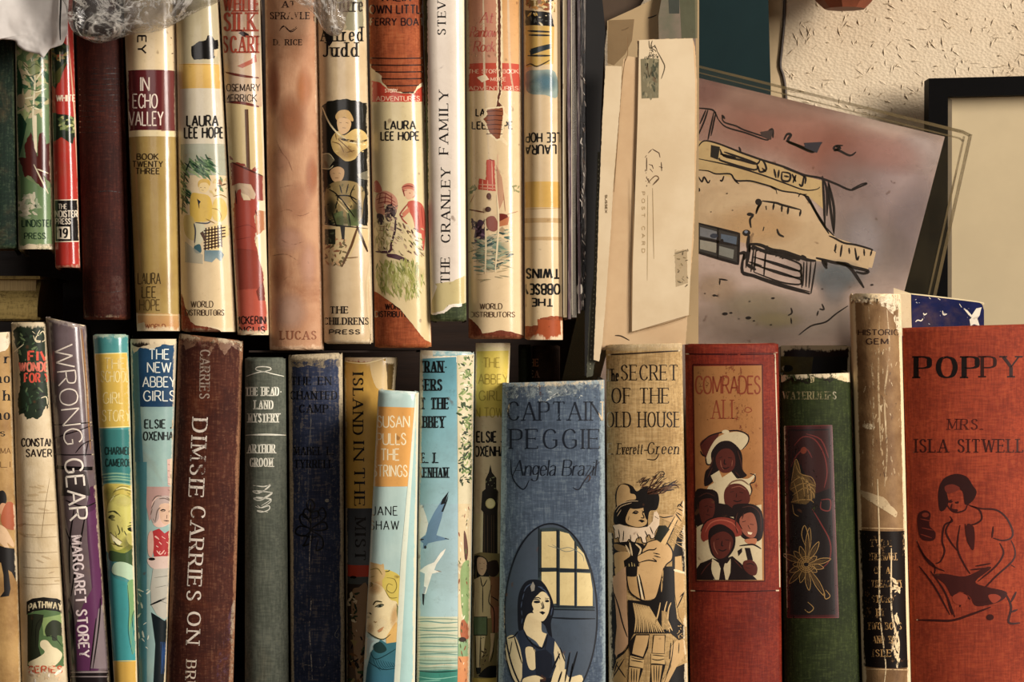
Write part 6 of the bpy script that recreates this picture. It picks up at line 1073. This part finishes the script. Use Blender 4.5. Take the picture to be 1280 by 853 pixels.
for q in ([SL, (1204, 163), (1214, 168), (1211, 171), (1203, 167), (SL[0], SL[1]+3)], [(1211, 168), (1215.5, 168), BRs, (BRs[0]-3.5, BRs[1])], [(1204, 170), (1206.5, 171), (BRs[0]-9, BRs[1]), (BRs[0]-11, BRs[1])], [(SL[0], SL[1]+8), (1200, 172), (1206, 176), (1203, 177.5), (1199, 174), (SL[0], SL[1]+9.5)]):
    sheet('welded_rim', None, None, q, .1660, weld, thick=.0004, parent=sl)
# ------------------------------------------------------------ starry blue book behind the orange one
f, bs, a = sheet('book', 'navy blue book with white stars and a white bird, showing above the orange book', 'book', [(1119, 366.5), (1139, 367), (1222, 377), (1228, 381), (1230, 388), (1232, 848), (1119, 848)], .139, mat_cover('#1a2050', 'gloss', '#141a40', wear='#8a8878', w=.12, edge=.1), thick=.002)
a.use().poly('1117,360 1139,367 1140,420 1117,420', '#cdb894').line('1118,367 1139,367.5 1222,377.5 1228,381', 1.6, '#d8c8a0').line('1139,367 1140,410', 1, '#0c1030')
a.use(d4).line('655,720 665,712 680,715 688,705|690,680 695,688 706,682|775,670 780,688 795,684|850,640 860,655|755,615 765,622|715,610 722,618', 1.5, '#d8d0c0').poly('870,660 885,668 905,690 925,660 948,655 940,690 930,705 940,738 915,730 900,738 895,710 905,700', '#dcd4c4').line('870,660 905,700|948,656 900,738', 1.6, '#dcd4c4', smooth=False).scatter('655,610 940,650 940,735 655,740', ['#a8a8b0'], 14, .8, 1.8).flush('starry_pattern', PR)
lo, hi = W(1121, 846, .141), W(1228, 390, .141)
box('page_block', (lo.x, .1412, lo.z), (hi.x, .158, hi.z+.003), mat_simple('page_edges', '#cbb48c', .8, 30, .3, .6, stretch=(60, 1, 1), spec=.1), bs)
sheet('back_board', None, None, [(1119, 368), (1222, 378), (1230, 388), (1232, 840), (1119, 840)], .1585, mat_cover('#1a2050', 'gloss', '#141a40', wear='#8a8878', w=.12, edge=.1), thick=.002, parent=bs)
# ------------------------------------------------------------ envelopes and cards filed beside the upper row
ep = mat_simple('aged_paper', '#c9a87c', .65, 16, .16, .25, col2='#ba966a', bd=.0006); ep2 = mat_simple('pale_paper', '#d6c09a', .65, 16, .1, .25, col2='#c9b088'); 
f, r, a = sheet('folder', 'brown folder at the back of the upright papers, slanting top edge', 'folder', '738,-30 822,-30 800,8 760,26 756,60 757,432 744,432 741,200', .062, mat_simple('brown_folder', '#4a3622', .7, 20, .3, .3), thick=.001)
f, r, a = sheet('paper', 'large pale cream sheet with slanting top behind the stamped envelope', 'paper', '759,26 790,12 818,-2 840,-30 874,-30 873,430 775,432 762,300', .055, mat_simple('back_sheet', '#a68b60', .65, 14, .2, .2), thick=.0006)
a.use(d1).line('272,135 290,130 305,122|390,80 410,75 430,66', 1.6, '#1c1610').poly('215,90 330,85 320,180 290,240 240,290 210,280', '#8a6e48', .6).flush('ink_marks', PR)
f, r, a = sheet('paper', 'mauve-grey slip of paper at the top behind the stamped envelope', 'paper', '823,20 832,-30 868,-30 870,70 824,70', .050, mat_simple('mauve_paper', '#7c6858', .6, 30, .35, .2, col2='#5c5a44'), thick=.0006, tear=.0)
a.use(d1).poly('480,-40 530,-40 530,60 485,60', '#3c4038').poly('530,-40 610,-40 610,170 540,170', '#5a5c44', .8).flush('blurred_print', PR)
f, r, a = sheet('gap_sheet', 'black sheet filling the dark gap left of the cream cards', 'gap_sheet', '731,-30 750,-30 757,40 754,85 751,150 748,300 742,470 731,470', .014, mat_simple('gap_black', '#0d0a08', .5, 40, .3, .2), thick=.004)  # black sheet put in as the darkness of the gap beside the cards
f, r, a = sheet('card', 'grey-green card with a pinked, dotted edge left of the cream card', 'card', '747,190 754,190 750,330 746,440 741,470 733,472 737,385 742,350', .006, mat_simple('grey_green_card', '#4a4a38', .7, 90, .4, .4), thick=.001, tear=.5)
for i in range(46): a.use().ell(748.5-i*.18-(max(0, i-22)*.12), 200+i*5.8, .8, 1.1, '#8a8a72')
a.flush('edge_dots', PR)
f, r, a = sheet('card', 'narrow cream card with a deckle edge and tiny print', 'card', '757,82 777.5,83 776,120 771,180 767,225 764,280 757,380 753,428 749,452 742,450 745,380 749,250 753,150', .0035, ep2, thick=.0012, tear=.25)
a.use(d2).text('SUSSEX', 189, 115, 8, 74, 'sans', '#6a5434', 90).flush('print', PR)
f, r, a = sheet('envelope', 'large aged cream envelope with deckled left edge and a fold line', 'envelope', '779,74 785,70 797,72 797,50 866,47.5 869,60 871,100 871,180 867,300 862,360 857,431 800,433 752,438 755,400 760,330 766,245 770,200 776,120', .010, ep, thick=.0015, tear=.35)
a.use(d1).line('345,180 350,300 345,600 330,853|300,160 300,240 285,280|290,260 270,420 240,853', 1., '#7a5c38').rect(358, 178, 590, 300, '#b08c60', .35).flush('fold_lines', PR)
a.use(d2).line('225,655 250,657 285,675', 1.6, '#3a2c1c').flush('ink_marks', PR)
f, r, a = sheet('envelope', 'smaller cream envelope in front with a grey stamp and an octagonal postmark', 'envelope', '799,50 866,48 869,100 868,250 864,320 861,394 840,400 790,415 791,330 797,150', .0085, ep2, thick=.001)
a.use(d1).poly('358,262 400,258 440,262 438,435 362,438', '#7c7658', .75).scatter('370,250 435,250 435,430 368,430', ['#5a5a44', '#8a8264', '#464a38', '#a09470'], 60, 2, 6, .8, asp=1.6, ang=80).line('395,180 400,215 420,205 432,225|410,180 405,210 425,225|430,225 455,270 465,300 450,350|385,250 395,340 410,300|400,230 380,330', 1.3, '#5a4c34').scatter('380,180 435,210 435,260 400,260', ['#6a5c40', '#4a4434'], 16, 1.2, 3).flush('postage_stamp', PR)
a.line('410,662 440,680 445,700|450,720 452,760|440,790 412,822|400,815 385,790|385,760 385,700|392,680 408,664|395,730 410,735 415,750|400,750 412,765|440,740 456,745|385,690 378,700', 1.3, '#5a4430', smooth=False).scatter('375,740 400,740 400,830 375,830', ['#5a4430'], 7, 1, 2.2)
a.use(d2).line('360,30 390,0 405,12 380,38', 1.2, '#6a5030').line('380,50 385,340', .8, '#a08458').text('POST CARD', 342, 190, 12, 250, 'sans', '#b09468', 90, gap=.7).line('360,80 358,430', .7, '#a89064').poly('470,310 520,300 525,440 475,455', '#a8926a', .4, tear=.4).scatter('470,300 525,300 525,450 475,450', ['#8a7650', '#6a5a40', '#b8a074'], 20, 1.5, 4, .7).line('470,320 520,305|500,420 510,430', 1.2, '#6a5a40').line('298,5 300,200 296,400 292,640', 1.1, '#8a6c44').line('292,640 400,615 480,592 535,572', 1.1, '#8a6c44')
a.flush('postmark', PR)
# ------------------------------------------------------------ plastic sleeves on edge between the books and the papers
slv = [('clear', '#c9b48a', .55, 705.5, 4.5, 706, 397), ('mauve', '#5a4450', .9, 711, 3.6, 712.5, 399), ('clear', '#8a8478', .6, 716.5, 6.0, 717.5, 397), ('mauve', '#3a2c30', .95, 723.0, 3.4, 723.5, 392), ('black', '#15110f', 1., 728.5, 6.5, 729, 388)]
for i, (kd, col, al, x, w, x2, yb) in enumerate(slv):
    pts = [(x-w/2, -30), (x+w/2, -30), (x2+w/2, yb-2), (x2-w/2, yb)]
    r = thing('plastic_sleeve', ['straw-tinted clear plastic sleeve on edge touching the upside-down book', 'mauve-edged plastic sleeve, second from the upside-down book', 'wide silvery clear sleeve, third from the upside-down book', 'dark mauve sleeve on edge, fourth from the upside-down book', 'black mottled sleeve on edge next to the black gap sheet'][i], 'sleeve', W(x2, yb, .06), 'plastic sleeves on edge')
    V, NV = [], 12
    for k in range(NV+1):
        t = k/NV; wob = math.sin(t*9+i*2)*.0003
        for px_, dy in ((0, 0), (1, 0), (1, .10), (0, .10)):
            xa = pts[0][0]+(pts[3][0]-pts[0][0])*t if px_ == 0 else pts[1][0]+(pts[2][0]-pts[1][0])*t; p = W(xa, -30+(yb+30)*t, .002+i*.002); V.append((p.x+wob-r.location.x, p.y+dy-r.location.y, p.z-r.location.z))
    F = [(k*4+j, (k+1)*4+j, (k+1)*4+(j+1) % 4, k*4+(j+1) % 4) for k in range(NV) for j in range(4)]+[(0, 1, 2, 3), (NV*4+3, NV*4+2, NV*4+1, NV*4)]
    me = bpy.data.meshes.new('film'); me.from_pydata(V, [], F); me.update()
    N = NT('sleeve_plastic'); cc = N.coords(40, 1, 3); nz = N.noise(cc, 9, 5, .7); N.set(N.b.inputs['Base Color'], N.mix(N.ramp(nz, .5, .72), lin(col), lin('#a89c90' if i != 0 else '#f0e0b8'))); N.b.inputs['Roughness'].default_value = .15; N.b.inputs['Alpha'].default_value = al; N.bump(nz, .4, .001)
    link('film', me, N.m, r)
    f2 = Flat(W(x, 200, .0018+i*.002), (0, -1, 0)); f2.org = Vector(r.location); a = Art(f2, r)
    if kd == 'clear': a.use().line([(x-w/2+.6, -30), (x2-w/2+.6, yb-3)], .9, '#e8dcc0', smooth=False, a=.8).line([(x+w/2-.6, -30), (x2+w/2-.6, yb-3)], .7, '#3a2c20', smooth=False, a=.7).flush('bright_edge', PW)
    if i == 4: a.use().scatter([(x-3, 60), (x+3, 60), (x2+3, 380), (x2-3, 380)], ['#8a8078', '#c9c0b4', '#5a4a40', '#302824'], 70, 1, 4, asp=2.4, ang=80).poly('721,358 727,356 728,366 722,368', '#e0d8c8', smooth=True).flush('scuffs', PW)
# ------------------------------------------------------------ torn white paper and crumpled plastic on top of the upper row
wp = mat_simple('white_paper', '#e6e2de', .8, 20, .06, .4, col2='#cfc9c4', bd=.0008)
o = crumple('torn_paper', '-30,-40 86,-40 86,-5 84,20 83,40 79,54 72,58 63,61 59,66 54,72 48,68 40,66 30,63 22,57 18,51 0,49 -30,46', -.014, .0022, wp, .0012, 45, 4, label='torn white paper hanging over the tops of the books at the top left', cat='paper', ridge=False)
o = tube('edge_line', [], .0005, blk) if False else None
f, r, a = sheet('card', 'thin white card with a black edge line beside the torn white paper', 'card', '75,-40 88,-40 85,10 84,42 78,55 74,50 73,10', -.0195, wp, thick=.0006)
a.use().line('76.5,-30 76,5 75,30 75.5,50', 2.2, '#0e0c0c').flush('black_line', PR)
def poly_mat(name, c0, c1, lo, am):
    N = NT(name); cc = N.coords(); nn = N.noise(cc, 38, 5, .6, 1.6); rid = N.ramp(N.math('ABSOLUTE', N.math('SUBTRACT', nn, .5)), .05, .0); n2 = N.noise(cc, 22, 4, .6, 1.)
    N.set(N.b.inputs['Base Color'], N.mix(rid, N.mix(N.ramp(n2, .4, .62), lin(c0), lin(c1)), lin('#c8c4bc'))); N.b.inputs['Roughness'].default_value = .12; N.b.inputs['Specular IOR Level'].default_value = .9
    N.set(N.b.inputs['Alpha'], N.math('ADD', N.math('ADD', N.math('MULTIPLY', rid, .4), N.math('MULTIPLY', N.ramp(n2, .35, .6), am)), lo)); N.bump(nn, .5, .003); return N.m
poly = poly_mat('crumpled_polythene', '#6a6866', '#3c3a38', .2, .25)
crumple('plastic_bag', '76,-40 82,8 88,34 100,46 122,54 140,50 163,43 185,41 205,36 228,24 250,12 272,2 292,-14 300,-40', -.022, .014, poly, .0026, 20, 1, label='crumpled clear grey plastic bag resting on the upper row at the top left', cat='bag')
pink = poly_mat('pink_polythene', '#b09a88', '#7a685a', .15, .2)
crumple('plastic_bag', '352,-40 364,-6 376,6 386,12 396,22 402,34 412,44 424,44 430,34 434,18 440,4 446,-10 450,-40', -.016, .006, pink, .0016, 40, 9, label='small crumpled pinkish plastic film over the scouts book and its neighbour', cat='bag')
for o in bpy.data.objects:
    if o.type == 'MESH': 
        for p in (o.data,): p.update()
